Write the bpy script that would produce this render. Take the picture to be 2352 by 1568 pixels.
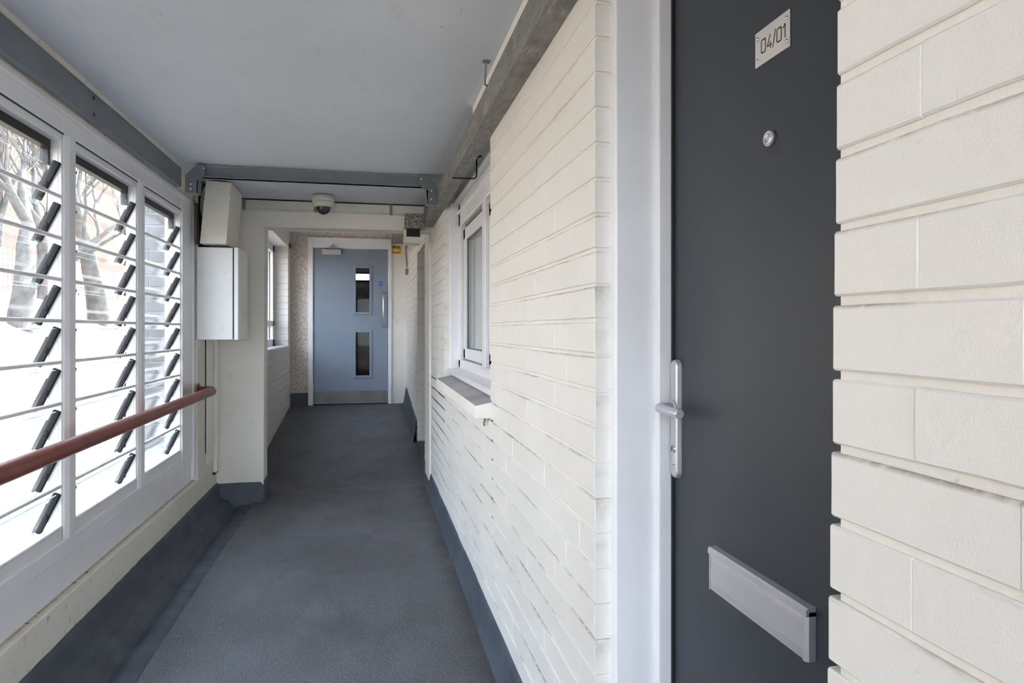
import bpy, bmesh, math, random
from mathutils import Vector, Matrix, noise

for o in list(bpy.data.objects):
    bpy.data.objects.remove(o, do_unlink=True)
SC = bpy.context.scene
COL = SC.collection
R = random.Random(7)

# ------------------------------------------------------------------ camera
cam_d = bpy.data.cameras.new('camera')
cam_d.sensor_width = 36.0
cam_d.lens = 36.0 * 1540.0 / 2352.0
cam_d.shift_y = -27.0 / 2352.0
cam_d.clip_start = 0.02
cam_d.clip_end = 300
cam = bpy.data.objects.new('camera', cam_d)
cam.location = (0, 0, 1.24)
cam.rotation_euler = (math.radians(90), 0, math.radians(-12.1303))
COL.objects.link(cam)
SC.camera = cam

# ------------------------------------------------------------------ world / sun / exposure
w = bpy.data.worlds.new('sky')
SC.world = w
w.use_nodes = True
wn = w.node_tree
wn.nodes.clear()
# bright hazy sky: near-even, a touch bluer overhead than at the horizon
tc = wn.nodes.new('ShaderNodeTexCoord')
sep = wn.nodes.new('ShaderNodeSeparateXYZ')
rmp = wn.nodes.new('ShaderNodeValToRGB')
rmp.color_ramp.elements[0].position = 0.0
rmp.color_ramp.elements[0].color = (0.88, 0.925, 1.0, 1)
rmp.color_ramp.elements[1].position = 0.8
rmp.color_ramp.elements[1].color = (0.68, 0.785, 1.0, 1)
bg = wn.nodes.new('ShaderNodeBackground')
bg.inputs['Strength'].default_value = 9.0
wo = wn.nodes.new('ShaderNodeOutputWorld')
wn.links.new(tc.outputs['Generated'], sep.inputs[0])
wn.links.new(sep.outputs['Z'], rmp.inputs['Fac'])
wn.links.new(rmp.outputs[0], bg.inputs['Color'])
wn.links.new(bg.outputs[0], wo.inputs['Surface'])

sun_d = bpy.data.lights.new('sun', 'SUN')
sun_d.energy = 27.0
sun_d.angle = math.radians(0.6)
sun_d.color = (1.0, 0.86, 0.71)
sun = bpy.data.objects.new('sun', sun_d)
sun.rotation_euler = Vector((-0.28, -0.62, -0.73)).to_track_quat('-Z', 'Y').to_euler()
sun.location = (5, 10, 14)
COL.objects.link(sun)

SC.view_settings.view_transform = 'Standard'
SC.view_settings.look = 'None'
SC.view_settings.exposure = 0.44
SC.view_settings.gamma = 1.0
SC.view_settings.use_curve_mapping = False
SC.cycles.use_denoising = True
SC.cycles.max_bounces = 14
SC.cycles.diffuse_bounces = 8
SC.cycles.transparent_max_bounces = 32
SC.cycles.caustics_reflective = False
SC.cycles.caustics_refractive = False
SC.cycles.sample_clamp_indirect = 8.0


# ------------------------------------------------------------------ materials
def nodes_of(name):
    m = bpy.data.materials.new(name)
    m.use_nodes = True
    nt = m.node_tree
    nt.nodes.clear()
    out = nt.nodes.new('ShaderNodeOutputMaterial')
    return m, nt, out


class NT:
    """small helper to wire nodes"""
    def __init__(s, nt):
        s.nt = nt
        s.pos = nt.nodes.new('ShaderNodeNewGeometry').outputs['Position']

    def link(s, a, b):
        s.nt.links.new(a, b)

    def noise(s, scale, detail=3, rough=0.55, vec=None, stretch=None):
        n = s.nt.nodes.new('ShaderNodeTexNoise')
        n.inputs['Scale'].default_value = scale
        n.inputs['Detail'].default_value = detail
        n.inputs['Roughness'].default_value = rough
        v = vec or s.pos
        if stretch:
            mp = s.nt.nodes.new('ShaderNodeMapping')
            mp.inputs['Scale'].default_value = stretch
            s.link(v, mp.inputs['Vector'])
            v = mp.outputs['Vector']
        s.link(v, n.inputs['Vector'])
        return n.outputs['Fac']

    def voronoi(s, scale, feature='F1', stretch=None):
        n = s.nt.nodes.new('ShaderNodeTexVoronoi')
        n.feature = feature
        n.inputs['Scale'].default_value = scale
        v = s.pos
        if stretch:
            mp = s.nt.nodes.new('ShaderNodeMapping')
            mp.inputs['Scale'].default_value = stretch
            s.link(v, mp.inputs['Vector'])
            v = mp.outputs['Vector']
        s.link(v, n.inputs['Vector'])
        return n

    def ramp(s, fac, lo, hi, a=0.0, b=1.0):
        n = s.nt.nodes.new('ShaderNodeMapRange')
        n.interpolation_type = 'SMOOTHSTEP'
        n.inputs['From Min'].default_value = lo
        n.inputs['From Max'].default_value = hi
        n.inputs['To Min'].default_value = a
        n.inputs['To Max'].default_value = b
        s.link(fac, n.inputs['Value'])
        return n.outputs['Result']

    def math(s, op, a, b):
        n = s.nt.nodes.new('ShaderNodeMath')
        n.operation = op
        for i, v in enumerate((a, b)):
            if isinstance(v, (int, float)):
                n.inputs[i].default_value = v
            else:
                s.link(v, n.inputs[i])
        return n.outputs[0]

    def mix(s, fac, a, b):
        n = s.nt.nodes.new('ShaderNodeMix')
        n.data_type = 'RGBA'
        if isinstance(fac, (int, float)):
            n.inputs[0].default_value = fac
        else:
            s.link(fac, n.inputs[0])
        for i, v in ((6, a), (7, b)):
            if isinstance(v, tuple):
                n.inputs[i].default_value = (*v[:3], 1)
            else:
                s.link(v, n.inputs[i])
        return n.outputs[2]

    def bump(s, height, strength=0.3, dist=0.002):
        n = s.nt.nodes.new('ShaderNodeBump')
        n.inputs['Strength'].default_value = strength
        n.inputs['Distance'].default_value = dist
        s.link(height, n.inputs['Height'])
        return n.outputs['Normal']

    def bsdf(s, out, color, rough=0.5, metal=0.0, normal=None, spec=0.5):
        b = s.nt.nodes.new('ShaderNodeBsdfPrincipled')
        if isinstance(color, tuple):
            b.inputs['Base Color'].default_value = (*color[:3], 1)
        else:
            s.link(color, b.inputs['Base Color'])
        if isinstance(rough, (int, float)):
            b.inputs['Roughness'].default_value = rough
        else:
            s.link(rough, b.inputs['Roughness'])
        b.inputs['Metallic'].default_value = metal
        b.inputs['Specular IOR Level'].default_value = spec
        if normal is not None:
            s.link(normal, b.inputs['Normal'])
        s.link(b.outputs[0], out.inputs['Surface'])
        return b


def plain(name, col, rough=0.5, metal=0.0, var=0.06, spec=0.5, bump=0.0, bscale=300):
    m, nt, out = nodes_of(name)
    k = NT(nt)
    n = k.noise(6.0, 4)
    dark = tuple(c * (1 - var * 1.5) for c in col)
    lite = tuple(min(1, c * (1 + var)) for c in col)
    c = k.mix(k.ramp(n, 0.3, 0.7), dark, lite)
    nm = k.bump(k.noise(bscale, 2), bump, 0.001) if bump else None
    k.bsdf(out, c, rough, metal, nm, spec)
    return m


def painted(name, col, dirt=(0.30, 0.26, 0.21), specks=0.5, rough=0.6, bump=0.25, bscale=90.0, sscale=48.0):
    """painted render / plaster with scuffs and specks"""
    m, nt, out = nodes_of(name)
    k = NT(nt)
    base = k.mix(k.ramp(k.noise(2.3, 5), 0.3, 0.7), tuple(c * 0.93 for c in col), col)
    stain = k.ramp(k.noise(9.0, 7, 0.7), 0.55, 0.78, 0, 0.22 + 0.35 * max(0.0, specks - 0.5))
    base = k.mix(stain, base, dirt)
    sp = k.ramp(k.noise(sscale, 3, 0.6, stretch=(1, 1, 0.6)), 0.70 - 0.07 * max(0.0, specks - 0.5) / 0.3, 0.76 - 0.05 * max(0.0, specks - 0.5) / 0.3, 0, specks)
    base = k.mix(sp, base, dirt)
    h = k.math('ADD', k.noise(bscale, 4), k.math('MULTIPLY', k.noise(12, 3), 1.5))
    k.bsdf(out, base, rough, 0, k.bump(h, bump, 0.003), 0.35)
    return m


def brick_paint(name, col):
    """paint over brick: grime lies on the upper arris of each brick, in broken runs"""
    m, nt, out = nodes_of(name)
    k = NT(nt)
    base = k.mix(k.ramp(k.noise(3.0, 4), 0.3, 0.7), tuple(c * 0.95 for c in col), col)
    att = nt.nodes.new('ShaderNodeAttribute')
    att.attribute_name = 'ledge'
    runs = k.ramp(k.noise(3.2, 5, 0.62, stretch=(1, 0.8, 7.0)), 0.44, 0.66)
    fine = k.ramp(k.noise(45, 4, 0.7), 0.26, 0.60, 0.15, 1.0)
    g = k.math('MULTIPLY', k.math('MULTIPLY', att.outputs['Fac'], runs), fine)
    g = k.math('MULTIPLY', g, 0.9)
    base = k.mix(g, base, (0.20, 0.15, 0.105))
    sp = k.ramp(k.noise(38, 4, 0.7), 0.715, 0.76, 0, 0.55)
    base = k.mix(sp, base, (0.30, 0.25, 0.19))
    h = k.math('ADD', k.noise(420, 3), k.math('MULTIPLY', k.noise(35, 4), 2.0))
    k.bsdf(out, base, 0.5, 0, k.bump(h, 0.35, 0.0015), 0.4)
    return m


CREAM = (0.83, 0.80, 0.75)
M = {}
M['cream'] = painted('cream_paint', CREAM, specks=0.4)
M['cream_dirty'] = painted('cream_paint_scuffed', (0.75, 0.715, 0.65), specks=0.8, bump=0.5)
M['caulk'] = painted('grimy_caulk', (0.55, 0.49, 0.40), dirt=(0.13, 0.09, 0.06), specks=1.0, bump=0.6)
M['brick'] = brick_paint('cream_painted_brick', (0.795, 0.772, 0.735))
M['mortar'] = painted('cream_painted_mortar', (0.80, 0.77, 0.715), specks=0.3, bump=0.5)
M['upvc'] = plain('white_upvc', (0.80, 0.80, 0.83), 0.30, var=0.02)
M['gasket'] = plain('black_rubber', (0.012, 0.012, 0.014), 0.5)
M['clip'] = plain('black_plastic_clip', (0.012, 0.012, 0.013), 0.6, spec=0.2, bump=0.3, bscale=120)
M['rod'] = plain('grey_white_rod', (0.78, 0.77, 0.78), 0.4, var=0.10)
M['steel_grey'] = plain('grey_painted_steel', (0.155, 0.178, 0.20), 0.42, var=0.06, bump=0.1)
M['bolt'] = plain('zinc_bolt', (0.55, 0.55, 0.55), 0.35, 0.9)
M['rust'] = plain('dark_rusty_bolt', (0.08, 0.06, 0.05), 0.7)
M['aluminium'] = plain('satin_aluminium', (0.56, 0.56, 0.60), 0.36, 0.55, var=0.02)
M['chrome'] = plain('polished_steel', (0.65, 0.64, 0.62), 0.15, 1.0, var=0.02)
M['plate'] = plain('brushed_steel_plate', (0.62, 0.60, 0.585), 0.42, 0.2, var=0.05)
M['ink'] = plain('black_engraving', (0.01, 0.01, 0.01), 0.6)
M['front_door'] = plain('anthracite_door_skin', (0.034, 0.041, 0.053), 0.45, var=0.02, spec=0.35, bump=0.06, bscale=700)
M['blue_door'] = plain('blue_grey_door_paint', (0.225, 0.272, 0.345), 0.45, var=0.02, bump=0.05)
M['kick'] = plain('dull_kick_plate', (0.17, 0.165, 0.16), 0.45, 0.4, var=0.12)
M['closer'] = plain('silver_closer_paint', (0.55, 0.56, 0.58), 0.45, 0.2)
M['white_metal'] = painted('white_enamelled_steel', (0.83, 0.83, 0.83), dirt=(0.20, 0.13, 0.08), specks=0.35, rough=0.35, bump=0.03)
M['speck_metal'] = painted('speckled_cream_cover', (0.72, 0.70, 0.64), dirt=(0.10, 0.09, 0.08), specks=0.8, rough=0.5, bump=0.08, sscale=125.0)
M['dark'] = plain('dark_parts_and_void_shade', (0.015, 0.013, 0.011), 0.8)  # near-black for dark parts and for sheets standing in for shaded gaps
M['grey_cable'] = plain('grey_cable', (0.38, 0.36, 0.33), 0.5)
M['clip_grey'] = plain('grey_conduit_clip', (0.22, 0.22, 0.23), 0.6)
M['cam_white'] = plain('off_white_camera_housing', (0.66, 0.66, 0.61), 0.45)
M['skirt'] = plain('blue_grey_asphalt_upstand', (0.066, 0.080, 0.104), 0.62, var=0.16, bump=0.5, bscale=70)
M['concrete_sill'] = plain('grey_concrete_sill_top', (0.42, 0.41, 0.42), 0.7, var=0.12, bump=0.3, bscale=60)
M['net'] = plain('grey_blind_fabric', (0.72, 0.73, 0.74), 0.9)
M['room_dark'] = plain('dark_stairwell_paint', (0.075, 0.07, 0.068), 0.8, var=0.3)
M['room_grey'] = plain('grey_stairwell_ceiling', (0.30, 0.29, 0.27), 0.8)
M['yellow'] = plain('yellow_sign_face', (0.78, 0.47, 0.012), 0.45, var=0.02)
M['label_white'] = plain('white_print', (0.82, 0.82, 0.82), 0.5)
M['navy'] = plain('dark_blue_print', (0.05, 0.07, 0.10), 0.5)
M['blue_sign'] = plain('blue_sign_face', (0.03, 0.12, 0.42), 0.4)
M['bark'] = plain('grey_brown_bark', (0.085, 0.075, 0.066), 0.9, var=0.3)
M['fence'] = plain('white_fence_paint', (0.45, 0.44, 0.42), 0.6)
M['roof_tile'] = plain('brown_roof_tile', (0.08, 0.055, 0.045), 0.8)
M['far_glass'] = plain('far_window_glass', (0.05, 0.06, 0.07), 0.1)
M['ext_brick'] = plain('grey_exterior_brick', (0.15, 0.15, 0.16), 0.85, var=0.15, bump=0.4, bscale=80)
M['ext_mortar'] = plain('pale_exterior_mortar', (0.26, 0.26, 0.26), 0.9)


def make_rail():
    m, nt, out = nodes_of('red_brown_rail_paint')
    k = NT(nt)
    c = k.mix(k.ramp(k.noise(5, 4), 0.3, 0.7), (0.165, 0.036, 0.026), (0.215, 0.052, 0.038))
    wear = k.ramp(k.noise(34, 5, 0.7, stretch=(1, 0.25, 1)), 0.62, 0.78, 0, 0.35)
    c = k.mix(wear, c, (0.36, 0.20, 0.17))
    k.bsdf(out, c, 0.34, 0, k.bump(k.noise(90, 3), 0.15, 0.001), 0.5)
    return m


M['rail'] = make_rail()


def make_ceiling():
    m, nt, out = nodes_of('white_ceiling_paint')
    k = NT(nt)
    base = k.mix(k.ramp(k.noise(1.6, 4), 0.3, 0.7), (0.565, 0.60, 0.665), (0.615, 0.645, 0.71))
    st = k.ramp(k.noise(3.2, 7, 0.72, stretch=(2.2, 1.0, 1)), 0.54, 0.74, 0, 0.22)
    base = k.mix(st, base, (0.34, 0.31, 0.28))
    thin = k.ramp(k.noise(7.0, 6, 0.7, stretch=(5.0, 1.2, 1)), 0.635, 0.71, 0, 0.34)
    base = k.mix(thin, base, (0.30, 0.27, 0.24))
    sp = k.ramp(k.noise(30, 2), 0.765, 0.79, 0, 0.65)
    base = k.mix(sp, base, (0.16, 0.14, 0.12))
    k.bsdf(out, base, 0.65, 0, k.bump(k.noise(60, 4), 0.12, 0.003), 0.3)
    return m


M['ceiling'] = make_ceiling()


def make_floor():
    m, nt, out = nodes_of('worn_grey_asphalt')
    k = NT(nt)
    big = k.ramp(k.noise(1.5, 5, 0.6), 0.32, 0.68)
    base = k.mix(big, (0.066, 0.067, 0.073), (0.104, 0.110, 0.124))
    med = k.ramp(k.noise(6.0, 5, 0.65, stretch=(1.0, 0.5, 1)), 0.40, 0.70, 0, 0.6)
    base = k.mix(med, base, (0.062, 0.061, 0.066))
    grit = k.noise(190, 3, 0.65)
    base = k.mix(k.ramp(grit, 0.54, 0.70, 0, 0.85), base, (0.36, 0.365, 0.39))
    base = k.mix(k.ramp(grit, 0.28, 0.46, 0.7, 0), base, (0.03, 0.03, 0.032))
    sp = k.ramp(k.noise(120, 2), 0.735, 0.765, 0, 0.7)
    base = k.mix(sp, base, (0.40, 0.40, 0.40))
    spot = k.ramp(k.noise(14, 2), 0.745, 0.77, 0, 0.35)
    base = k.mix(spot, base, (0.32, 0.31, 0.31))
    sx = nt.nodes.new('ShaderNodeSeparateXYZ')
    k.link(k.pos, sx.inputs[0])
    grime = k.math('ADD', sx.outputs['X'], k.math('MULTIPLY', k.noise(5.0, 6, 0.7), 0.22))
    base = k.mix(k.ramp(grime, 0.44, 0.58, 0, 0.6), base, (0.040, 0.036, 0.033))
    rough = k.ramp(k.noise(3, 4), 0.3, 0.7, 0.50, 0.72)
    k.bsdf(out, base, rough, 0, k.bump(grit, 0.7, 0.002), 0.5)
    return m


M['floor'] = make_floor()


def make_galv():
    m, nt, out = nodes_of('galvanised_steel')
    k = NT(nt)
    c = k.mix(k.ramp(k.noise(40, 4, 0.6, stretch=(1.0, 0.4, 1.0)), 0.35, 0.65), (0.20, 0.195, 0.185), (0.275, 0.265, 0.255))
    st = k.ramp(k.noise(95, 5, 0.7, stretch=(1.0, 0.16, 0.35)), 0.52, 0.68, 0, 0.6)
    c = k.mix(st, c, (0.46, 0.44, 0.41))
    d = k.ramp(k.noise(7, 4), 0.5, 0.75, 0, 0.5)
    c = k.mix(d, c, (0.12, 0.105, 0.09))
    k.bsdf(out, c, 0.58, 0.35, None, 0.4)
    return m


M['galv'] = make_galv()


def make_spangle():
    m, nt, out = nodes_of('spangled_zinc')
    k = NT(nt)
    c = k.mix(k.ramp(k.noise(75, 3, 0.6), 0.40, 0.62), (0.075, 0.075, 0.078), (0.40, 0.40, 0.41))
    k.bsdf(out, c, 0.5, 0.3)
    return m


M['spangle'] = make_spangle()


def make_pebble():
    m, nt, out = nodes_of('roughcast_render')
    k = NT(nt)
    c = k.mix(k.ramp(k.noise(38, 4, 0.65), 0.35, 0.65), (0.56, 0.48, 0.40), (0.84, 0.78, 0.70))
    k.bsdf(out, c, 0.7, 0, k.bump(k.noise(70, 4, 0.7), 0.9, 0.008), 0.35)
    return m


M['pebble'] = make_pebble()


def make_glass(name, tint, haze, hazecol=(0.85, 0.87, 0.88), f0=0.035):
    m, nt, out = nodes_of(name)
    k = NT(nt)
    tr = nt.nodes.new('ShaderNodeBsdfTransparent')
    tr.inputs['Color'].default_value = (*tint, 1)
    gl = nt.nodes.new('ShaderNodeBsdfGlossy')
    gl.inputs['Roughness'].default_value = 0.03
    lw = nt.nodes.new('ShaderNodeLayerWeight')
    lw.inputs['Blend'].default_value = 0.5
    fres = k.math('ADD', k.math('MULTIPLY', k.math('POWER', lw.outputs['Facing'], 5.0), 0.75), f0)
    m1 = nt.nodes.new('ShaderNodeMixShader')
    k.link(fres, m1.inputs[0])
    k.link(tr.outputs[0], m1.inputs[1])
    k.link(gl.outputs[0], m1.inputs[2])
    df = nt.nodes.new('ShaderNodeBsdfDiffuse')
    df.inputs['Color'].default_value = (*hazecol, 1)
    tl = nt.nodes.new('ShaderNodeBsdfTranslucent')
    tl.inputs['Color'].default_value = (*hazecol, 1)
    m2 = nt.nodes.new('ShaderNodeMixShader')
    m2.inputs[0].default_value = 0.6
    k.link(df.outputs[0], m2.inputs[1])
    k.link(tl.outputs[0], m2.inputs[2])
    m3 = nt.nodes.new('ShaderNodeMixShader')
    dirt = k.ramp(k.noise(5, 5, 0.65), 0.3, 0.75, haze * 0.5, haze * 1.5)
    k.link(dirt, m3.inputs[0])
    k.link(m1.outputs[0], m3.inputs[1])
    k.link(m2.outputs[0], m3.inputs[2])
    k.link(m3.outputs[0], out.inputs['Surface'])
    return m


M['glass'] = make_glass('dusty_louvre_glass', (0.95, 0.975, 0.97), 0.016)
M['pane'] = make_glass('window_pane_glass', (0.93, 0.95, 0.95), 0.02)
M['wired'] = make_glass('smeared_door_glass', (0.80, 0.80, 0.80), 0.006, f0=0.008)
M['glass_edge'] = plain('green_glass_edge', (0.30, 0.48, 0.45), 0.2)
M['dome'] = plain('smoked_dome', (0.03, 0.032, 0.036), 0.08, var=0.02)


def make_ground():
    m, nt, out = nodes_of('pale_winter_grass')
    k = NT(nt)
    c = k.mix(k.ramp(k.noise(0.5, 5), 0.35, 0.65), (0.235, 0.195, 0.15), (0.295, 0.25, 0.20))
    c = k.mix(k.ramp(k.noise(3.0, 5), 0.5, 0.7, 0, 0.6), c, (0.15, 0.13, 0.09))
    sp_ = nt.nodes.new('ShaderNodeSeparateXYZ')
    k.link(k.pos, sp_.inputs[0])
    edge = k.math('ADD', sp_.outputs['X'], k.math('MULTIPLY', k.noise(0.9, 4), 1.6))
    c = k.mix(k.ramp(edge, -3.9, -3.2), c, (0.15, 0.13, 0.10))  # darker soil near the building, its shade put into the colour
    k.bsdf(out, c, 0.95)
    return m


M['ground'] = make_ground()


def make_far_brick():
    m, nt, out = nodes_of('far_red_brick')
    k = NT(nt)
    b = nt.nodes.new('ShaderNodeTexBrick')
    b.inputs['Scale'].default_value = 4.0
    b.inputs['Color1'].default_value = (0.072, 0.027, 0.020, 1)
    b.inputs['Color2'].default_value = (0.095, 0.040, 0.029, 1)
    b.inputs['Mortar'].default_value = (0.10, 0.072, 0.06, 1)
    mp = nt.nodes.new('ShaderNodeMapping')
    mp.inputs['Rotation'].default_value = (math.radians(90), 0, 0)
    k.link(k.pos, mp.inputs['Vector'])
    k.link(mp.outputs['Vector'], b.inputs['Vector'])
    k.bsdf(out, b.outputs['Color'], 0.9)
    return m


M['far_brick'] = make_far_brick()


def make_lamp():
    m, nt, out = nodes_of('lit_lamp_diffuser')
    e = nt.nodes.new('ShaderNodeEmission')
    e.inputs['Color'].default_value = (0.93, 1.0, 0.97, 1)
    e.inputs['Strength'].default_value = 6.0
    nt.links.new(e.outputs[0], out.inputs['Surface'])
    return m


M['lamp'] = make_lamp()


# ------------------------------------------------------------------ mesh helpers
class MB:
    def __init__(s):
        s.bm = bmesh.new()

    def box(s, x0, x1, y0, y1, z0, z1, bev=0.0, seg=1, mi=0):
        b = bmesh.new()
        vs = [b.verts.new((x, y, z)) for x in (x0, x1) for y in (y0, y1) for z in (z0, z1)]
        for f in ((0, 1, 3, 2), (4, 6, 7, 5), (0, 4, 5, 1), (2, 3, 7, 6), (0, 2, 6, 4), (1, 5, 7, 3)):
            b.faces.new([vs[i] for i in f])
        if bev:
            bmesh.ops.bevel(b, geom=list(b.edges), offset=bev, segments=seg, profile=0.5, affect='EDGES')
        s.take(b, mi)
        return s

    def take(s, b, mi=0, mat=None):
        bmesh.ops.recalc_face_normals(b, faces=list(b.faces))
        if mat is not None:
            bmesh.ops.transform(b, matrix=mat, verts=list(b.verts))
        mp = {v: s.bm.verts.new(v.co) for v in b.verts}
        for f in b.faces:
            try:
                nf = s.bm.faces.new([mp[v] for v in f.verts])
                nf.material_index = mi or f.material_index
                nf.smooth = f.smooth
            except ValueError:
                pass
        b.free()

    def prism(s, pts, axis, a0, a1, bev=0.0, mi=0):
        """polygon pts (2-tuples) extruded along axis: 'x' pts=(y,z), 'y' pts=(x,z), 'z' pts=(x,y)"""
        b = bmesh.new()

        def P(p, a):
            return {'x': (a, p[0], p[1]), 'y': (p[0], a, p[1]), 'z': (p[0], p[1], a)}[axis]
        v0 = [b.verts.new(P(p, a0)) for p in pts]
        v1 = [b.verts.new(P(p, a1)) for p in pts]
        n = len(pts)
        b.faces.new(v0)
        b.faces.new(v1[::-1])
        for i in range(n):
            b.faces.new((v0[i], v1[i], v1[(i + 1) % n], v0[(i + 1) % n]))
        if bev:
            bmesh.ops.bevel(b, geom=list(b.edges), offset=bev, segments=1, affect='EDGES')
        s.take(b, mi)
        return s

    def tube(s, path, r, n=12, cap=True, mi=0, smooth=True, flat=1.0):
        """round tube along path; r number or list; flat scales the second axis"""
        b = bmesh.new()
        path = [Vector(p) for p in path]
        rs = r if isinstance(r, (list, tuple)) else [r] * len(path)
        rings = []
        up = Vector((0, 0, 1))
        for i, p in enumerate(path):
            a = path[max(i - 1, 0)]
            c = path[min(i + 1, len(path) - 1)]
            d = (c - a).normalized()
            if abs(d.dot(up)) > 0.95:
                up = Vector((1, 0, 0)) if abs(d.x) < 0.9 else Vector((0, 1, 0))
            sx = d.cross(up).normalized()
            sy = sx.cross(d).normalized()
            up = sy
            rings.append([b.verts.new(p + (sx * math.cos(q) + sy * math.sin(q) * flat) * rs[i])
                          for q in [2 * math.pi * j / n for j in range(n)]])
        for i in range(len(rings) - 1):
            for j in range(n):
                f = b.faces.new((rings[i][j], rings[i][(j + 1) % n], rings[i + 1][(j + 1) % n], rings[i + 1][j]))
                f.smooth = smooth
        if cap:
            b.faces.new(rings[0][::-1])
            b.faces.new(rings[-1])
        s.take(b, mi)
        return s

    def lathe(s, prof, mat=None, n=28, mi=0):
        """prof list of (r, h) turned about local z"""
        b = bmesh.new()
        rings = []
        for r, h in prof:
            if r < 1e-6:
                rings.append([b.verts.new((0, 0, h))])
            else:
                rings.append([b.verts.new((r * math.cos(2 * math.pi * j / n), r * math.sin(2 * math.pi * j / n), h)) for j in range(n)])
        for i in range(len(rings) - 1):
            A, B = rings[i], rings[i + 1]
            for j in range(n):
                k = (j + 1) % n
                if len(A) == 1 and len(B) == 1:
                    continue
                if len(A) == 1:
                    f = b.faces.new((A[0], B[k], B[j]))
                elif len(B) == 1:
                    f = b.faces.new((A[j], A[k], B[0]))
                else:
                    f = b.faces.new((A[j], A[k], B[k], B[j]))
                f.smooth = True
        for ring in (rings[0], rings[-1]):
            if len(ring) > 1:
                b.faces.new(ring)
        s.take(b, mi, mat)
        return s

    def grid(s, fn, nu, nv, mi=0, smooth=True):
        vs = [[s.bm.verts.new(fn(i / nu, j / nv)) for j in range(nv + 1)] for i in range(nu + 1)]
        for i in range(nu):
            for j in range(nv):
                f = s.bm.faces.new((vs[i][j], vs[i + 1][j], vs[i + 1][j + 1], vs[i][j + 1]))
                f.smooth = smooth
                f.material_index = mi
        return s

    def mesh(s, name, mats):
        me = bpy.data.meshes.new(name)
        s.bm.to_mesh(me)
        s.bm.free()
        for m in (mats if isinstance(mats, (list, tuple)) else [mats]):
            me.materials.append(m)
        return me

    def build(s, name, mats, parent=None, **kw):
        return link(name, s.mesh(name, mats), parent, **kw)


def link(name, me, parent=None, loc=None, rot=None, label=None, cat=None, kind=None, group=None, scale=None):
    o = bpy.data.objects.new(name, me)
    COL.objects.link(o)
    if parent is not None:
        o.parent = parent
    if loc is not None:
        o.location = loc
    if rot is not None:
        o.rotation_euler = rot
    if scale is not None:
        o.scale = scale
    for k, v in (('label', label), ('category', cat), ('kind', kind), ('group', group)):
        if v:
            o[k] = v
    return o


def empty(name, loc, **kw):
    return link(name, None, None, loc=loc, **kw)


def part(name, mb, mats, parent, label=None):
    """child given in world coordinates"""
    o = mb.build(name, mats, parent, label=label)
    p = parent
    off = Vector((0, 0, 0))
    while p is not None:
        off += p.location
        p = p.parent
    o.location = -off
    return o


def bx(*a, **k):
    return MB().box(*a, **k)


def ramp(y):
    return max(0.0, min(0.31, (y - 5.45) * 0.0984))


# ------------------------------------------------------------------ constants of the place
XR, XL, ZC = 0.478, -1.055, 2.18
COURSE = 0.0762
BL = 0.211
ZJ0 = 1.24 + 0.021          # a bed joint on the main right wall

# ------------------------------------------------------------------ floor
mb = MB()
mb.grid(lambda u, v: (-0.800 + 0.004 * noise.noise((v * 30, 3, 1)) if u == 0 else -0.8 + u * 1.30, -1.1 + v * 6.59,
                      0.0015 * noise.noise((u * 6, v * 40, 0))), 14, 110)
mb.grid(lambda u, v: (-1.0 + u * 1.85, 5.45 + v * 3.25, ramp(5.45 + v * 3.25) + 0.0015 * noise.noise((u * 6, v * 15, 4))), 16, 40)
mb.box(-1.05, 0.9, 8.55, 11.6, 0.25, 0.309)
mb.box(0.478, 0.78, 5.8, 6.713, 0.0, 0.135)
mb.box(-0.79, 0.9, -1.1, 5.5, -0.3, -0.02)
mb.box(-1.2, 0.9, 5.4, 8.8, -0.3, -0.025)
mb.build('floor', M['floor'], label='worn dark grey asphalt walkway floor rising to the blue door', cat='floor', kind='structure')


# ------------------------------------------------------------------ ceiling
mb = bx(-1.25, 1.0, -1.15, 5.2, ZC, 2.5)
mb.box(-1.4, 1.0, 5.2, 11.7, 2.56, 2.75)
mb.build('ceiling', M['ceiling'], label='scuffed white painted ceiling of the walkway', cat='ceiling', kind='structure')

# ------------------------------------------------------------------ bricks
_brick_cache = {}


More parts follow.
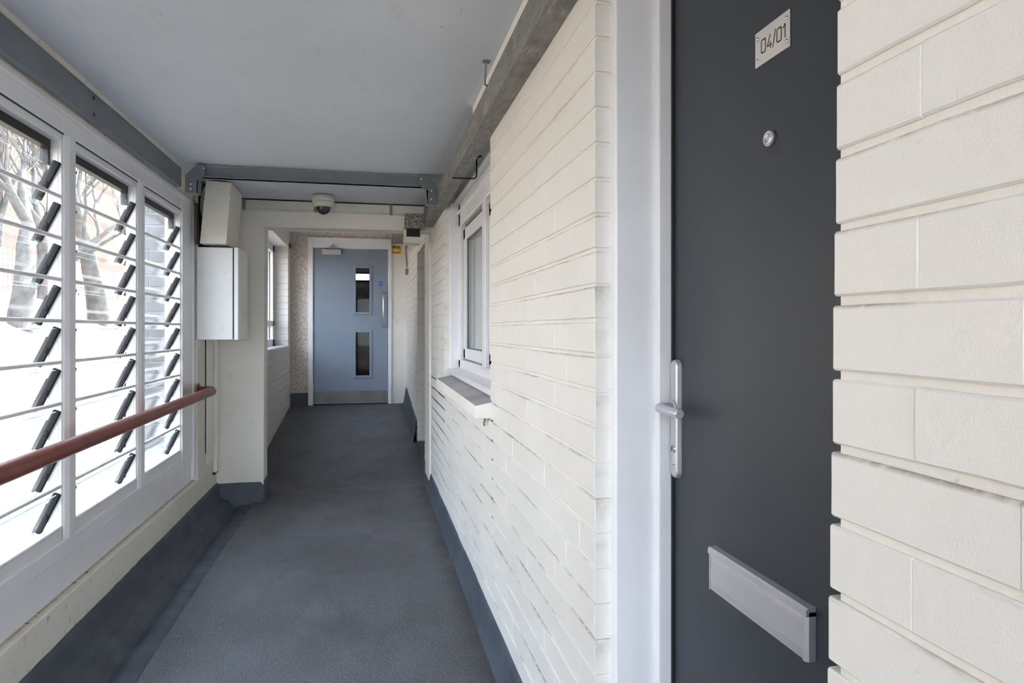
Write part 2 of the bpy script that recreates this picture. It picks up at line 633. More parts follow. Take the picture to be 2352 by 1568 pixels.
def brick_mesh(L, h, d, var, mats):
    key = (round(L, 3), round(h, 4), round(d, 3), var, tuple(m.name for m in mats))
    if key in _brick_cache:
        return _brick_cache[key]
    rr = random.Random(hash((round(L * 1000), var)) % 100000)
    b = bmesh.new()
    n = 5 if L > 0.12 else 3
    hx, hz = L / 2 + 0.0004, h / 2
    cols = []
    xs_ = [-hx, -hx + 0.0018] + [-hx + 2 * hx * q / (n - 2) for q in range(1, n - 2)] + [hx - 0.0018, hx]
    jt0 = rr.uniform(-0.0005, 0.0005)
    for i, x in enumerate(xs_):
        jt = rr.uniform(-0.0010, 0.0008) if 1 < i < n - 1 else jt0
        jb = rr.uniform(-0.0008, 0.0010) if 1 < i < n - 1 else jt0
        e = 0.0009 if i in (0, n) else 0.0
        col = [(x, d, hz), (x, 0.0022 + e, hz + jt), (x, e, hz - 0.0022 + jt), (x, e, hz - 0.0055 + jt), (x, rr.uniform(-.0003, .0003) + e, 0),
               (x, e, -hz + 0.0022 + jb), (x, 0.0022 + e, -hz + jb), (x, d, -hz)]
        cols.append([b.verts.new(c) for c in col])
    for i in range(n):
        for j in range(7):
            b.faces.new((cols[i][j], cols[i + 1][j], cols[i + 1][j + 1], cols[i][j + 1]))
    b.faces.new(cols[0])
    b.faces.new(cols[-1][::-1])
    bmesh.ops.recalc_face_normals(b, faces=list(b.faces))
    me = bpy.data.meshes.new('brick')
    b.to_mesh(me)
    b.free()
    a = me.attributes.new('ledge', 'FLOAT', 'POINT')
    for v in me.vertices:
        a.data[v.index].value = 0.0 if v.co.y > 0.03 else 1.0 if v.co.z > hz - 0.0016 else 0.55 if v.co.z > hz - 0.0042 else 0.0
    for m in mats:
        me.materials.append(m)
    _brick_cache[key] = me
    return me


def join_bricks(name, items, mats, parent, label=None):
    """items: (mesh, matrix) joined into one part"""
    verts, faces, led = [], [], []
    for me, mx in items:
        o = len(verts)
        a = me.attributes['ledge'].data
        for v in me.vertices:
            verts.append(mx @ v.co)
            led.append(a[v.index].value)
        for p in me.polygons:
            faces.append([o + i for i in p.vertices])
    nm = bpy.data.meshes.new(name)
    nm.from_pydata(verts, [], faces)
    at = nm.attributes.new('ledge', 'FLOAT', 'POINT')
    at.data.foreach_set('value', led)
    for m in mats:
        nm.materials.append(m)
    return link(name, nm, parent, kind='stuff', label=label)


def course_bricks(z, odd, a, b, anchor, L=BL):
    """brick spans [s,e] on one course between a and b; anchor = a joint of the even course"""
    off = 0.0 if not odd else L / 2
    k = math.floor((a - anchor - off) / L) - 1
    out = []
    while True:
        s = anchor + off + k * L
        e = s + L
        k += 1
        if s >= b - 0.004:
            break
        s2, e2 = max(s, a), min(e, b)
        if e2 - s2 > 0.012:
            out.append((s2, e2))
    return out


H_BR = COURSE - 0.0085
ROT_R = (0, 0, -math.pi / 2)     # face looks towards -X
ROT_L = (0, 0, math.pi / 2)      # face looks towards +X
mats_b = [M['brick']]


def depth_of(y, x=XR):
    return x * 0.2101 + y * 0.9777


def lay(items, parent, limit, stuffname):
    """items (score, span, z, d, rot, face) -> the largest as objects, rest as one part"""
    items.sort(key=lambda t: -t[0])
    rest = []
    for i, (sc, (s, e), z, d, rot, face, h) in enumerate(items):
        me = brick_mesh(e - s, h, d, R.randrange(6), mats_b)
        jit = R.uniform(-0.0010, 0.0010)
        c = (s + e) / 2
        if rot == ROT_R:
            loc = (face + jit, c, z)
        elif rot == ROT_L:
            loc = (face + jit, c, z)
        else:
            loc = (c, face + jit, z)
        rz = rot[2] if rot else 0.0
        tilt = R.uniform(-0.004, 0.004)
        if i < limit:
            link('brick', me, parent, loc=loc, rot=(0, tilt, rz))
        else:
            rest.append((me, Matrix.Translation(loc) @ Matrix.Rotation(rz, 4, 'Z')))
    if rest:
        join_bricks(stuffname, rest, mats_b, parent)


# ---- right wall, near pier (between the camera and the front door)
near = MB().box(0.4825, 0.9, -1.1, 0.612, -0.2, ZC).build(
    'wall_right', M['mortar'], label='cream painted brick pier at the right edge, nearest the camera', cat='wall', kind='structure')
items = []
zj = 1.24 + 0.0297
for k in range(-16, 13):
    z = zj + COURSE * 1.008 * (k + 0.5)
    if z > ZC - 0.03 or z < 0.03:
        continue
    edge = 0.618 - 0.0215 * (z - 1.24)
    odd = (k % 2 == 0)
    spans = []
    e = edge
    first = BL / 2 + 0.004 if odd else BL
    s = e - first
    spans.append((s, e))
    while s > -0.35:
        spans.append((s - BL, s))
        s -= BL
    for sp in spans:
        vis = 1.0 if (sp[1] > 0.40 and 0.80 < z < 1.66) else 0.1
        items.append((vis / max(0.3, depth_of(sp[1])) ** 2, sp, z, 0.09 if sp[1] > 0.6 else 0.04, ROT_R, XR, H_BR))
lay(items, near, 60, 'brick_field')

# ---- right wall, beyond the front door
wm = MB()
wm.box(0.4825, 0.9, 1.381, 2.633, -0.2, ZC)
wm.box(0.4825, 0.9, 2.6, 5.24, -0.2, 0.90)
wm.box(0.4825, 0.9, 4.303, 5.80, -0.2, ZC + 0.02)
wm.box(0.9, 1.0, -1.1, 11.6, -0.2, 2.6)
wm.box(0.56, 0.9, 2.6, 4.35, 2.062, ZC)                 # lintel over the window
wm.box(0.66, 0.9, 0.60, 1.40, 2.02, ZC)                 # lintel over the front door
main = wm.build('wall_right', M['mortar'], label='long cream painted brick wall with a window, past the dark front door', cat='wall', kind='structure')
items = []
for k in range(-17, 13):
    z = ZJ0 + COURSE * (k + 0.5)
    if z > ZC - 0.02 or z < 0.03:
        continue
    odd = (k % 2 != 0)
    iv = [(1.376, 5.24)] if z < 0.88 else [(1.376, 2.638), (4.298, 5.24)]
    for a, b in iv:
        for sp in course_bricks(z, odd, a, b, 1.376):
            t = depth_of(sp[0])
            y = 757 - (z - 1.24) * 1540 / t
            vis = 1.0 if -60 < y < 1640 else 0.05
            if z < 0.12:
                vis *= 0.3
            end = abs(sp[0] - 1.376) < 0.001 or abs(sp[1] - 2.638) < 0.001 or abs(sp[0] - 4.298) < 0.001
            items.append((vis / t ** 2, sp, z, 0.085 if end else 0.04, ROT_R, XR, H_BR))
lay(items, main, 300, 'brick_field')

# ---- right wall, last length before the blue door, with the bricked doorway recess
wf = MB()
wf.box(0.4835, 0.9, 6.718, 8.75, -0.2, 2.6)
wf.box(0.4835, 0.9, 5.30, 6.75, 2.0, 2.6)
wf.box(0.80, 0.9, 5.7, 6.8, -0.2, 2.1)
far = wf.build('wall_right', M['mortar'], label='short far brick wall on the right beside the blue door', cat='wall', kind='structure')
items = []
for k in range(-16, 18):
    z = ZJ0 + COURSE * (k + 0.5)
    if z < 0.05 or z > 2.55:
        continue
    iv = [(5.57, 5.80), (6.713, 8.6)] if z < 1.99 else [(5.57, 8.6)]
    for a, b in iv:
        for sp in course_bricks(z, k % 2 != 0, a, b, 1.376):
            if z < ramp(sp[0]) - 0.05:
                continue
            edge_l = abs(sp[0] - 6.713) < 0.001 or abs(sp[1] - 5.80) < 0.001
            items.append((1 / depth_of(sp[0]) ** 2, sp, z, 0.28 if edge_l else 0.04, ROT_R, XR, H_BR))
lay(items, far, 240, 'brick_field')

# smooth plaster leg of the portal on the right
mb = MB().box(0.462, 0.60, 5.20, 5.57, -0.1, 2.5, bev=0.008, seg=2)
mb.build('trim_4', M['cream'], label='smooth plastered strip at the far end of the long brick wall', cat='trim', kind='structure')

# ------------------------------------------------------------------ left wall (louvre window wall)
mb = MB()


def upst(u, v):
    return None


mb.box(-1.25, XL, -1.1, 5.14, -0.4, 0.287, bev=0.006)             # low upstand under the window
mb.box(-1.25, XL - 0.0005, 4.584, 5.3, 0.2871, 2.5)                        # plaster to the right of the window
mb.box(-1.25, XL - 0.0005, -1.1, 0.30, 0.2871, 2.5)                           # wall behind the camera
mb.box(-1.25, -1.035, -1.1, 4.6, 2.158, 2.5)                      # head strip above the grey beam
mb.box(-1.25, -1.075, -1.1, 4.6, 2.05, 2.2)
mb.build('wall_left', M['cream_dirty'], label='scuffed cream plaster wall around the louvre windows', cat='wall', kind='structure')

# behind the camera: unseen end wall, glazed screen added to bring in daylight
mb = bx(-1.3, 1.0, -1.15, -1.0, -0.3, 0.12).box(-1.3, 1.0, -1.15, -1.0, 2.12, 2.5).box(-1.3, -1.0, -1.15, -1.0, 0, 2.2).box(0.42, 1.0, -1.15, -1.0, 0, 2.2)
mb.build('wall_back', M['cream'], label='cream wall round the added glazed screen behind the viewer', cat='wall', kind='structure')
w8 = empty('added_screen', (-0.3, -1.05, 0.12), label='unseen white framed glazed screen added behind the viewer for daylight', cat='window', kind='structure')
part('frame', MB().box(-1.0, -0.93, -1.1, -1.03, 0.12, 2.12).box(0.35, 0.42, -1.1, -1.03, 0.12, 2.12).box(-0.33, -0.26, -1.1, -1.03, 0.12, 2.12)
     .box(-1.0, 0.42, -1.1, -1.03, 0.12, 0.19).box(-1.0, 0.42, -1.1, -1.03, 2.05, 2.12), M['upvc'], w8)
part('pane', bx(-0.93, -0.33, -1.07, -1.064, 0.19, 2.05), M['pane'], w8)
part('pane', bx(-0.26, 0.35, -1.07, -1.064, 0.19, 2.05), M['pane'], w8)

# ------------------------------------------------------------------ portal with pilaster
mb = MB()
mb.prism([(-1.3, -0.2), (-0.738, -0.2), (-0.738, 1.99), (0.60, 1.99), (0.60, 2.70), (-1.3, 2.70)], 'y', 5.12, 5.31, bev=0.006)
mb.build('wall_front', M['cream'], label='cream portal: pilaster on the left and beam across the walkway', cat='wall', kind='structure')

# ------------------------------------------------------------------ far left wall with window recess
mb = MB()
mb.box(-1.30, -0.9355, 5.31, 8.75, -0.2, 1.025)
mb.box(-1.30, -0.93, 5.31, 8.75, 2.228, 2.7)
mb.box(-1.30, -0.9355, 5.31, 6.25, 1.0, 2.24)
mb.box(-1.30, -0.93, 8.438, 8.75, 1.0, 2.3)
mb.box(-1.30, -0.9355, 8.385, 8.44, 1.0, 2.23)
wl = mb.build('wall_left', M['mortar'], label='far left wall with a white window recess, before the blue door', cat='wall', kind='structure')
items = []
for k in range(-16, 14):
    z = ZJ0 + COURSE * (k + 0.5)
    if z < 0.04 or z > 2.23:
        continue
    if z < 1.02:
        for sp in course_bricks(z, k % 2, 5.32, 8.6, 8.38):
            if z > ramp(sp[0]) - 0.06:
                items.append((1 / depth_of(sp[0]) ** 2, sp, z, 0.04, ROT_L, -0.93, H_BR))
    elif 1.06 < z:
        items.append((0.001, (-1.075, -0.93), z, 0.05, None, 8.38, H_BR))
lay(items, wl, 280, 'brick_field')

# ------------------------------------------------------------------ end wall (roughcast + smooth strip)
mb = MB()
mb.box(-1.3, -0.70, 8.625, 8.80, 0.0, 2.7)
mb.box(-0.75, 0.9, 8.625, 8.80, 2.36, 2.7)
mb.box(0.285, 0.9, 8.60, 8.80, 0.0, 2.7)
mb.box(0.275, 0.31, 8.61, 8.8, 0.0, 2.4)
wb = mb.build('wall_front', M['cream'], label='end wall around the blue door, smooth on the right', cat='wall', kind='structure')


def rough_patch(x0, x1, z0, z1):
    nu = max(2, int((x1 - x0) / 0.009))
    nv = max(2, int((z1 - z0) / 0.009))

    def fn(u, v):
        x, z = x0 + u * (x1 - x0), z0 + v * (z1 - z0)
        c = noise.voronoi((x * 32, z * 32, 0.3))[0]
        d = 0.010 * (0.9 - c[0]) + 0.006 * noise.noise((x * 60, z * 60, 2))
        if u in (0, 1) or v in (0, 1):
            d = 0
        return (x, 8.612 - d, z)
    return MB().grid(fn, nu, nv)


o = rough_patch(-0.93, -0.715, 0.40, 2.56).build('roughcast_render', M['pebble'], wb, label='beige roughcast strip left of the blue door')
o = rough_patch(-0.715, 0.30, 2.375, 2.56).build('roughcast_render', M['pebble'], wb, label='beige roughcast strip above the blue door')

# ------------------------------------------------------------------ baseboards
prof_l = [(-0.792, -0.030), (-0.800, 0.001), (-0.805, -0.012), (-0.813, -0.018), (-0.845, -0.014), (-0.885, -0.016), (-0.910, -0.028), (-0.925, -0.036), (-0.938, -0.030),
          (-0.952, -0.006), (-0.963, 0.014), (-0.975, 0.024), (-0.990, 0.029), (-1.006, 0.032), (-1.018, 0.044), (-1.028, 0.074), (-1.038, 0.115), (-1.045, 0.142), (-1.050, 0.149), (-1.058, 0.151)]


def sweep(prof, y0, y1, n, wob, zfn=lambda y: 0.0, seed=0):
    m = len(prof) - 1

    def fn(u, v):
        i = min(m, int(round(u * m)))
        x, z = prof[i]
        y = y0 + (y1 - y0) * v
        wv = wob * noise.noise((y * 2.4, i * 0.35, seed)) + wob * 0.6 * noise.noise((y * 17, i * 0.3, seed + 5))
        return (x + (wv * 0.4 if 0 < i < m else 0), y, z + zfn(y) + (wv if 0 < i else 0))
    return MB().grid(fn, m, n)


sweep(prof_l, -1.05, 5.16, 260, 0.0042).build('baseboard_left', M['skirt'], label='dark blue-grey asphalt gutter and upstand below the louvre windows', cat='baseboard', kind='structure')

mb = MB()
# round the pilaster base: profile pushed out from the face
pp = [(0.030, -0.06), (0.022, 0.02), (0.014, 0.07), (0.010, 0.125), (0.003, 0.140), (-0.004, 0.142)]
path = [(-1.07, 5.12, 0, -1), (-0.90, 5.12, 0, -1), (-0.76, 5.12, 0, -1), (-0.738, 5.135, .9, -.6), (-0.738, 5.22, 1, 0), (-0.738, 5.33, 1, 0)]


def pil(u, v):
    i = min(len(path) - 1, int(round(u * (len(path) - 1))))
    j = min(len(pp) - 1, int(round(v * (len(pp) - 1))))
    x, y, nx, ny = path[i]
    d, z = pp[j]
    z2 = z + (0.006 * noise.noise((i * 1.7, 2.0, 0)) if j > 2 else 0) + (0.012 if i > 3 and j > 2 else 0)
    return (x + nx * d, y + ny * d, z2)


mb.grid(pil, len(path) - 1, len(pp) - 1)
mb.build('baseboard_front', M['skirt'], label='dark asphalt upstand wrapped round the foot of the pilaster', cat='baseboard', kind='structure')

prof_r = [(0.436, -0.01), (0.444, 0.004), (0.452, 0.025), (0.461, 0.062), (0.469, 0.100), (0.4735, 0.124), (0.481, 0.131)]
sweep(prof_r, 1.37, 5.79, 160, 0.004, seed=9).build('baseboard_right', M['skirt'], label='blue-grey asphalt upstand along the foot of the long brick wall', cat='baseboard', kind='structure')
prof_r2 = [(0.430, -0.02), (0.438, 0.01), (0.448, 0.06), (0.458, 0.12), (0.466, 0.175), (0.472, 0.205), (0.482, 0.212)]
sweep(prof_r2, 6.70, 8.59, 60, 0.004, zfn=lambda y: ramp(y), seed=12).build('baseboard_right', M['skirt'], label='dark asphalt upstand climbing with the ramp beside the blue door', cat='baseboard', kind='structure')
prof_n = [(0.436, -0.01), (0.461, 0.062), (0.4735, 0.124), (0.481, 0.131)]
sweep(prof_n, -1.05, 0.61, 30, 0.003, seed=14).build('baseboard_right', M['skirt'], label='asphalt upstand at the foot of the nearest brick pier', cat='baseboard', kind='structure')
mb = MB()
mb.grid(lambda u, v: (-0.935 + u * 0.222, 8.622 - [0.055, 0.040, 0.028, 0.020, 0.016, 0.0][min(5, int(round(v * 5)))],
                      ramp(8.55) - 0.02 + [0, 0.04, 0.09, 0.14, 0.175, 0.185][min(5, int(round(v * 5)))] + 0.006 * noise.noise((u * 7, v, 3))), 12, 5)
mb.grid(lambda u, v: (-0.713 + 0.004, 8.60 + 0.05 * (u - 0.5), 0.28 + v * 0.19), 1, 1)
mb.build('baseboard_front', M['skirt'], label='dark asphalt upstand under the roughcast strip', cat='baseboard', kind='structure')

# ------------------------------------------------------------------ louvre window wall: outer frame
FX = -1.08
ML = [0.39, 1.222, 2.007, 2.786, 3.586]          # mullion centres (first = near end)
mb = MB()
z_b0, z_b1 = 0.412, 0.475
mb.box(-1.134, FX, 0.30, 4.582, z_b0, z_b1, bev=0.006, seg=2)          # bottom member
mb.box(-1.134, FX, 0.30, 4.582, 1.955, 2.056, bev=0.006, seg=2)        # head
mb.box(-1.13, FX + 0.012, 0.30, 4.582, 2.018, 2.05, bev=0.008, seg=2)
mb.box(-1.134, FX + 0.0025, 4.31, 4.582, z_b0 - 0.002, 2.057, bev=0.006, seg=2)          # far jamb
mb.box(-1.13, FX + 0.012, 4.535, 4.578, 0.30, 2.05, bev=0.008, seg=2)
mb.box(-1.134, FX + 0.0025, 0.30, 0.45, z_b0 - 0.002, 2.057, bev=0.006, seg=2)
fr = empty('trim_1', (-1.12, 2.4, 0.3), label='white window frame of the louvre wall, head, jambs and mullions', cat='window frame', kind='structure')
part('outer_frame', mb, M['upvc'], fr)
for c in ML[1:]:
    part('mullion', MB().prism([(-1.134, c - .05), (-1.134, c + .05), (FX - .004, c + .05), (FX + .005, c + .024), (FX + .005, c - .024), (FX - .004, c - .05)], 'z', 0.474, 1.956, bev=0.0015), M['upvc'], fr)
part('sill_board', bx(-1.12, FX - 0.004, 0.30, 4.56, 0.288, 0.414, bev=0.004), M['upvc'], fr)
part('sill_seal', bx(-1.10, FX + 0.004, 0.30, 4.57, 0.281, 0.2905), M['caulk'], fr)
part('head_seal', bx(-1.10, FX + 0.0145, 0.30, 4.572, 2.0445, 2.0515), M['caulk'], fr)

# one louvre light: sash, blades with clips, bars
NB = 9
PITCH = 0.1502
BLADE_T = 1.845


def make_louvre(name, y0, y1, label, src=None):
    w_ = y1 - y0
    root = empty(name, (-1.12, y0, 0.47), label=label, cat='window', kind='structure', group='louvre windows in the left wall')
    sx0, sx1 = -1.130, -1.088
    s = MB()
    s.box(sx0, sx1, y0 - 0.005, y0 + 0.010, 0.47, 1.955, bev=0.003)
    s.box(sx0, sx1, y1 - 0.010, y1 + 0.005, 0.47, 1.955, bev=0.003)
    s.box(sx0, sx1, y0, y1, 0.472, 0.522, bev=0.003)
    s.box(sx0, sx1, y0, y1, 1.925, 1.957, bev=0.003)
    # deeper white louvre carrier behind the sash
    s.box(-1.132, -1.10, y0 - 0.002, y0 + 0.012, 0.50, 1.935)
    s.box(-1.132, -1.10, y1 - 0.012, y1 + 0.002, 0.50, 1.935)
    s.box(-1.160, -1.10, y0, y1, 0.49, 0.505)
    part('sash', s, M['upvc'], root)
    g = MB()
    g.box(-1.150, -1.120, y0 + 0.02, y1 - 0.02, 1.893, 1.927)  # gasket strip, black to carry the shadow line under the head
    g.box(-1.150, -1.125, y1 - 0.028, y1 - 0.010, 1.835, 1.93)
    g.box(-1.0865, -1.0845, y0 - 0.004, y1 + 0.004, 1.951, 1.957)
    g.box(-1.0885, -1.0850, y1 + 0.001, y1 + 0.0055, 0.475, 1.955)
    part('gasket', g, M['gasket'], root)
    part('top_pane', bx(-1.139, -1.133, y0 + 0.02, y1 - 0.02, 1.838, 1.90), [M['glass']], root)
    ang = math.radians(25.0)
    for kx in range(NB):
        zt = BLADE_T - PITCH * kx
        Lb = 0.168
        b = bmesh.new()
        t = 0.003
        vs = [b.verts.new(c) for c in [(x, y, z) for x in (-t, t) for y in (0.014, w_ - 0.014) for z in (-Lb, 0.0)]]
        for fi, f in enumerate(((0, 1, 3, 2), (4, 6, 7, 5), (0, 4, 5, 1), (2, 3, 7, 6), (0, 2, 6, 4), (1, 5, 7, 3))):
            nf = b.faces.new([vs[i] for i in f])
            nf.material_index = 0 if fi < 2 else 1
        bmesh.ops.recalc_face_normals(b, faces=list(b.faces))
        me = louvre_cache.get(('blade', round(w_, 3)))
        if me is None:
            me = bpy.data.meshes.new('glass_blade')
            b.to_mesh(me)
            me.materials.append(M['glass'])
            me.materials.append(M['glass_edge'])
            louvre_cache[('blade', round(w_, 3))] = me
        b.free()
        bl = link('glass_blade', me, root, loc=(0.020, 0, zt - 0.47), rot=(0, ang, 0))
        for side in (0, 1):
            ck = ('clip', side, round(w_, 3))
            me2 = louvre_cache.get(ck)
            if me2 is None:
                yy = 0.0105 if side == 0 else w_ - 0.0245
                c = MB()
                c.box(-0.013, 0.013, yy, yy + 0.014, -0.150, 0.004, bev=0.003)
                c.box(-0.017, -0.011, yy - 0.004 + side * 0.004, yy + 0.014, -0.156, -0.04)
                yp = yy + 0.014 if side == 0 else yy
                c.lathe([(0.0085, 0), (0.0085, 0.003), (0.004, 0.004), (0, 0.0042)],
                        Matrix.Translation((0.004, yp, -0.085)) @ Matrix.Rotation(math.radians(90 if side else -90), 4, 'X'), n=12)
                me2 = c.mesh('blade_clip', M['clip'])
                louvre_cache[ck] = me2
            link('blade_clip', me2, bl)
        zr = zt - 0.122
        rk = ('rod', round(w_, 3))
        if rk not in louvre_cache:
            louvre_cache[rk] = MB().tube([(0, 0.008, 0), (0, 0.014, 0), (0, w_ - 0.014, 0), (0, w_ - 0.006, 0)], [0.005, 0.0075, 0.0075, 0.005], 10).mesh('security_bar', M['rod'])
        link('security_bar', louvre_cache[rk], root, loc=(0.027, 0, zr - 0.47))
    return root


louvre_cache = {}
make_louvre('window_1', 2.057, 2.736, 'louvre window nearest the camera in view, nine dusty glass blades')
make_louvre('window_2', 2.836, 3.536, 'middle louvre window, bare trees behind its glass blades')
make_louvre('window_3', 3.636, 4.310, 'far louvre window beside the white meter cabinet, grey bricks behind')
make_louvre('added_window_4', 1.272, 1.957, 'unseen louvre window added for daylight beside the viewer, second from the rear')  # out of view, added so daylight reaches the near end
make_louvre('added_window_5', 0.450, 1.172, 'rearmost louvre window, unseen and added for daylight, level with the front door')  # out of view, added to brighten the nearest bricks

# ------------------------------------------------------------------ right uPVC window
root = empty('window_6', (0.57, 3.4, 0.99), label='white framed side-hung window set deep in the right brick wall', cat='window', kind='structure')
GX = 0.57
f = MB()
f.box(GX, 0.64, 2.60, 4.30, 1.000, 1.052, bev=0.005, seg=2)
f.box(GX, 0.64, 2.60, 4.30, 1.895, 2.042, bev=0.005, seg=2)
f.box(GX - 0.012, 0.62, 2.60, 4.30, 1.975, 1.992, bev=0.004)
f.box(GX, 0.64, 4.215, 4.30, 1.000, 2.042, bev=0.005, seg=2)
f.box(GX, 0.64, 3.30, 3.385, 1.040, 1.90, bev=0.005, seg=2)
f.box(GX, 0.64, 2.60, 2.68, 1.000, 2.042, bev=0.005, seg=2)
f.box(0.514, 0.62, 4.276, 4.305, 0.99, 2.05, bev=0.003)          # white reveal board
part('frame', f, M['upvc'], root)
for a, b in ((3.395, 4.205), (2.69, 3.29)):
    s = MB()
    s.box(0.590, 0.645, a, b, 1.058, 1.125, bev=0.006, seg=2)
    s.box(0.590, 0.645, a, b, 1.800, 1.872, bev=0.006, seg=2)
    s.box(0.590, 0.645, b - 0.07, b, 1.058, 1.872, bev=0.006, seg=2)
    s.box(0.590, 0.645, a, a + 0.07, 1.058, 1.872, bev=0.006, seg=2)
    so = part('sash', s, M['upvc'], root)
    g = MB()
    g.box(0.606, 0.612, a + 0.066, b - 0.066, 1.121, 1.127)
    g.box(0.606, 0.612, a + 0.066, b - 0.066, 1.798, 1.804)
    g.box(0.606, 0.612, b - 0.074, b - 0.066, 1.12, 1.804)
    g.box(0.606, 0.612, a + 0.066, a + 0.074, 1.12, 1.804)
    g.box(0.600, 0.606, b - 0.001, b + 0.006, 1.058, 1.872)
    part('gasket', g, M['gasket'], root)
    part('pane', bx(0.616, 0.622, a + 0.07, b - 0.07, 1.125, 1.80), M['pane'], root)
    part('vent_slot', bx(0.592, 0.605, a + 0.06, b - 0.08, 1.878, 1.893), M['clip_grey'], root)
part('head_trim', bx(0.535, 0.62, 2.60, 4.31, 2.040, 2.064, bev=0.004), M['upvc'], root)
part('sill', MB().prism([(0.497, 0.964), (0.497, 0.990), (0.58, 1.003), (0.62, 1.003), (0.62, 0.964)], 'y', 2.60, 4.29, bev=0.002), M['upvc'], root)

# grey vertical-fold blind behind the pane
mb = MB()
mb.grid(lambda u, v: (0.662 + 0.007 * math.sin(u * 88.0), 2.62 + u * 1.66, 1.0 + v * 0.95), 150, 2)
mb.build('window_blind', M['net'], label='pale grey pleated blind behind the right window pane', cat='blind')
bx(0.78, 0.90, 2.6, 4.35, 0.9, 2.1).build('wall_inside', M['net'], label='pale inside wall behind the right window blind', cat='wall', kind='structure')

# masonry sill under it, in blocks
ms = empty('window_sill', (0.45, 2.638, 0.882), label='projecting painted masonry sill below the right window', cat='sill', kind='structure')
n_s = 4
for i in range(n_s):
    a = 2.640 + i * (4.20 - 2.640) / n_s
    b = 2.640 + (i + 1) * (4.20 - 2.640) / n_s - 0.002
    bm_ = bmesh.new()
    s = MB().prism([(0.4185, 0.885), (0.4185, 0.936), (0.60, 0.972), (0.60, 0.885)], 'y', a, b, bev=0.0025)
    for fc in s.bm.faces:
        fc.normal_update()
        if fc.normal.z > 0.9:
            fc.material_index = 1
    part('sill_block', s, [M['cream'], M['concrete_sill']], ms)

# ------------------------------------------------------------------ front door (door_1)
DX = 0.638
d1 = empty('door_1', (DX, 0.99, 0.05), label='dark grey front door with letterbox and lever handle in the right wall', cat='door', kind='structure')
fr_ = MB()
fr_.box(0.514, 0.66, 1.345, 1.40, -0.02, 2.05, bev=0.004, seg=2)
fr_.box(0.604, 0.70, 1.327, 1.35, -0.02, 2.03, bev=0.003, seg=2)
fr_.box(0.514, 0.66, 0.60, 0.649, -0.02, 2.05, bev=0.004, seg=2)
fr_.box(0.604, 0.70, 0.64, 0.667, -0.02, 2.03, bev=0.003, seg=2)
fr_.box(0.514, 0.66, 0.60, 1.40, 1.985, 2.07, bev=0.004)
part('frame', fr_, M['upvc'], d1)
g = MB()
g.box(0.632, 0.70, 1.3205, 1.3275, 0.0, 1.99)
g.box(0.632, 0.70, 0.666, 0.673, 0.0, 1.99)
part('seal', g, M['gasket'], d1)
leaf = MB()
leaf.box(DX, 0.690, 0.672, 1.3215, 0.03, 1.985, bev=0.0015)
part('leaf', leaf, M['front_door'], d1)
part('threshold', bx(0.50, 0.9, 0.60, 1.40, -0.05, 0.03), M['aluminium'], d1)


def capsule(r, hh, n=10):
    pts = []
    for i in range(n + 1):
        q = math.pi * i / n
        pts.append((r * math.cos(q), hh - r + r * math.sin(q)))
    for i in range(n + 1):
        q = math.pi + math.pi * i / n
        pts.append((r * math.cos(q), -hh + r + r * math.sin(q)))
    return pts


# handle plate with lever, lock cylinder
hy, hz = 1.303, 1.0535
hp = MB()
hp.prism([(hy + a, hz + b) for a, b in capsule(0.0165, 0.1245)], 'x', DX - 0.004, DX - 0.0005)
b = bmesh.new()
base = [b.verts.new((DX - 0.004, hy + a, hz + c)) for a, c in capsule(0.0160, 0.124)]
mid = [b.verts.new((DX - 0.0100, hy + a, hz + c)) for a, c in capsule(0.0152, 0.1232)]
top = [b.verts.new((DX - 0.0125, hy + a, hz + c)) for a, c in capsule(0.0120, 0.1200)]
n = len(base)
for A, B in ((base, mid), (mid, top)):
    for i in range(n):
        b.faces.new((A[i], A[(i + 1) % n], B[(i + 1) % n], B[i]))
b.faces.new(top)
hp.take(b)
ho = part('handle_plate', hp, M['aluminium'], d1, label='long satin metal handle plate')
lv = MB()
zl = 1.078
arc = []
x_in, x_out = DX - 0.012, 0.590
arc.append((x_in, hy, zl))
arc.append((0.606, hy + 0.001, zl))
for i in range(1, 7):
    q = math.radians(90 * i / 6)
    arc.append((0.606 - 0.016 * math.sin(q), hy + 0.001 - 0.016 * (1 - math.cos(q)), zl))
arc += [(0.589, 1.26, zl - 0.0004), (0.589, 1.222, zl - 0.001), (0.589, 1.199, zl - 0.001), (0.589, 1.197, zl - 0.001)]
rr = [0.0098] * (len(arc) - 3) + [0.0098, 0.0096, 0.0080]
lv.tube(arc, rr, 16)
lv.lathe([(0.0145, 0), (0.0145, 0.003), (0.012, 0.0045)], Matrix.Translation((x_in, hy, zl)) @ Matrix.Rotation(math.radians(-90), 4, 'Y'), n=20)
part('lever', lv, M['aluminium'], ho)
cy = MB()
cy.prism([(hy + 0.0085 * math.cos(math.radians(q)), 0.991 + 0.0085 * math.sin(math.radians(q))) for q in range(-60, 241, 20)] +
         [(hy - 0.005, 0.960), (hy - 0.003, 0.957), (hy + 0.003, 0.957), (hy + 0.005, 0.960)], 'x', DX - 0.0155, DX - 0.011)
cyo = part('lock_cylinder', cy, M['chrome'], ho)
part('keyway', bx(DX - 0.0162, DX - 0.0152, hy - 0.001, hy + 0.001, 0.986, 0.996), M['ink'], ho)

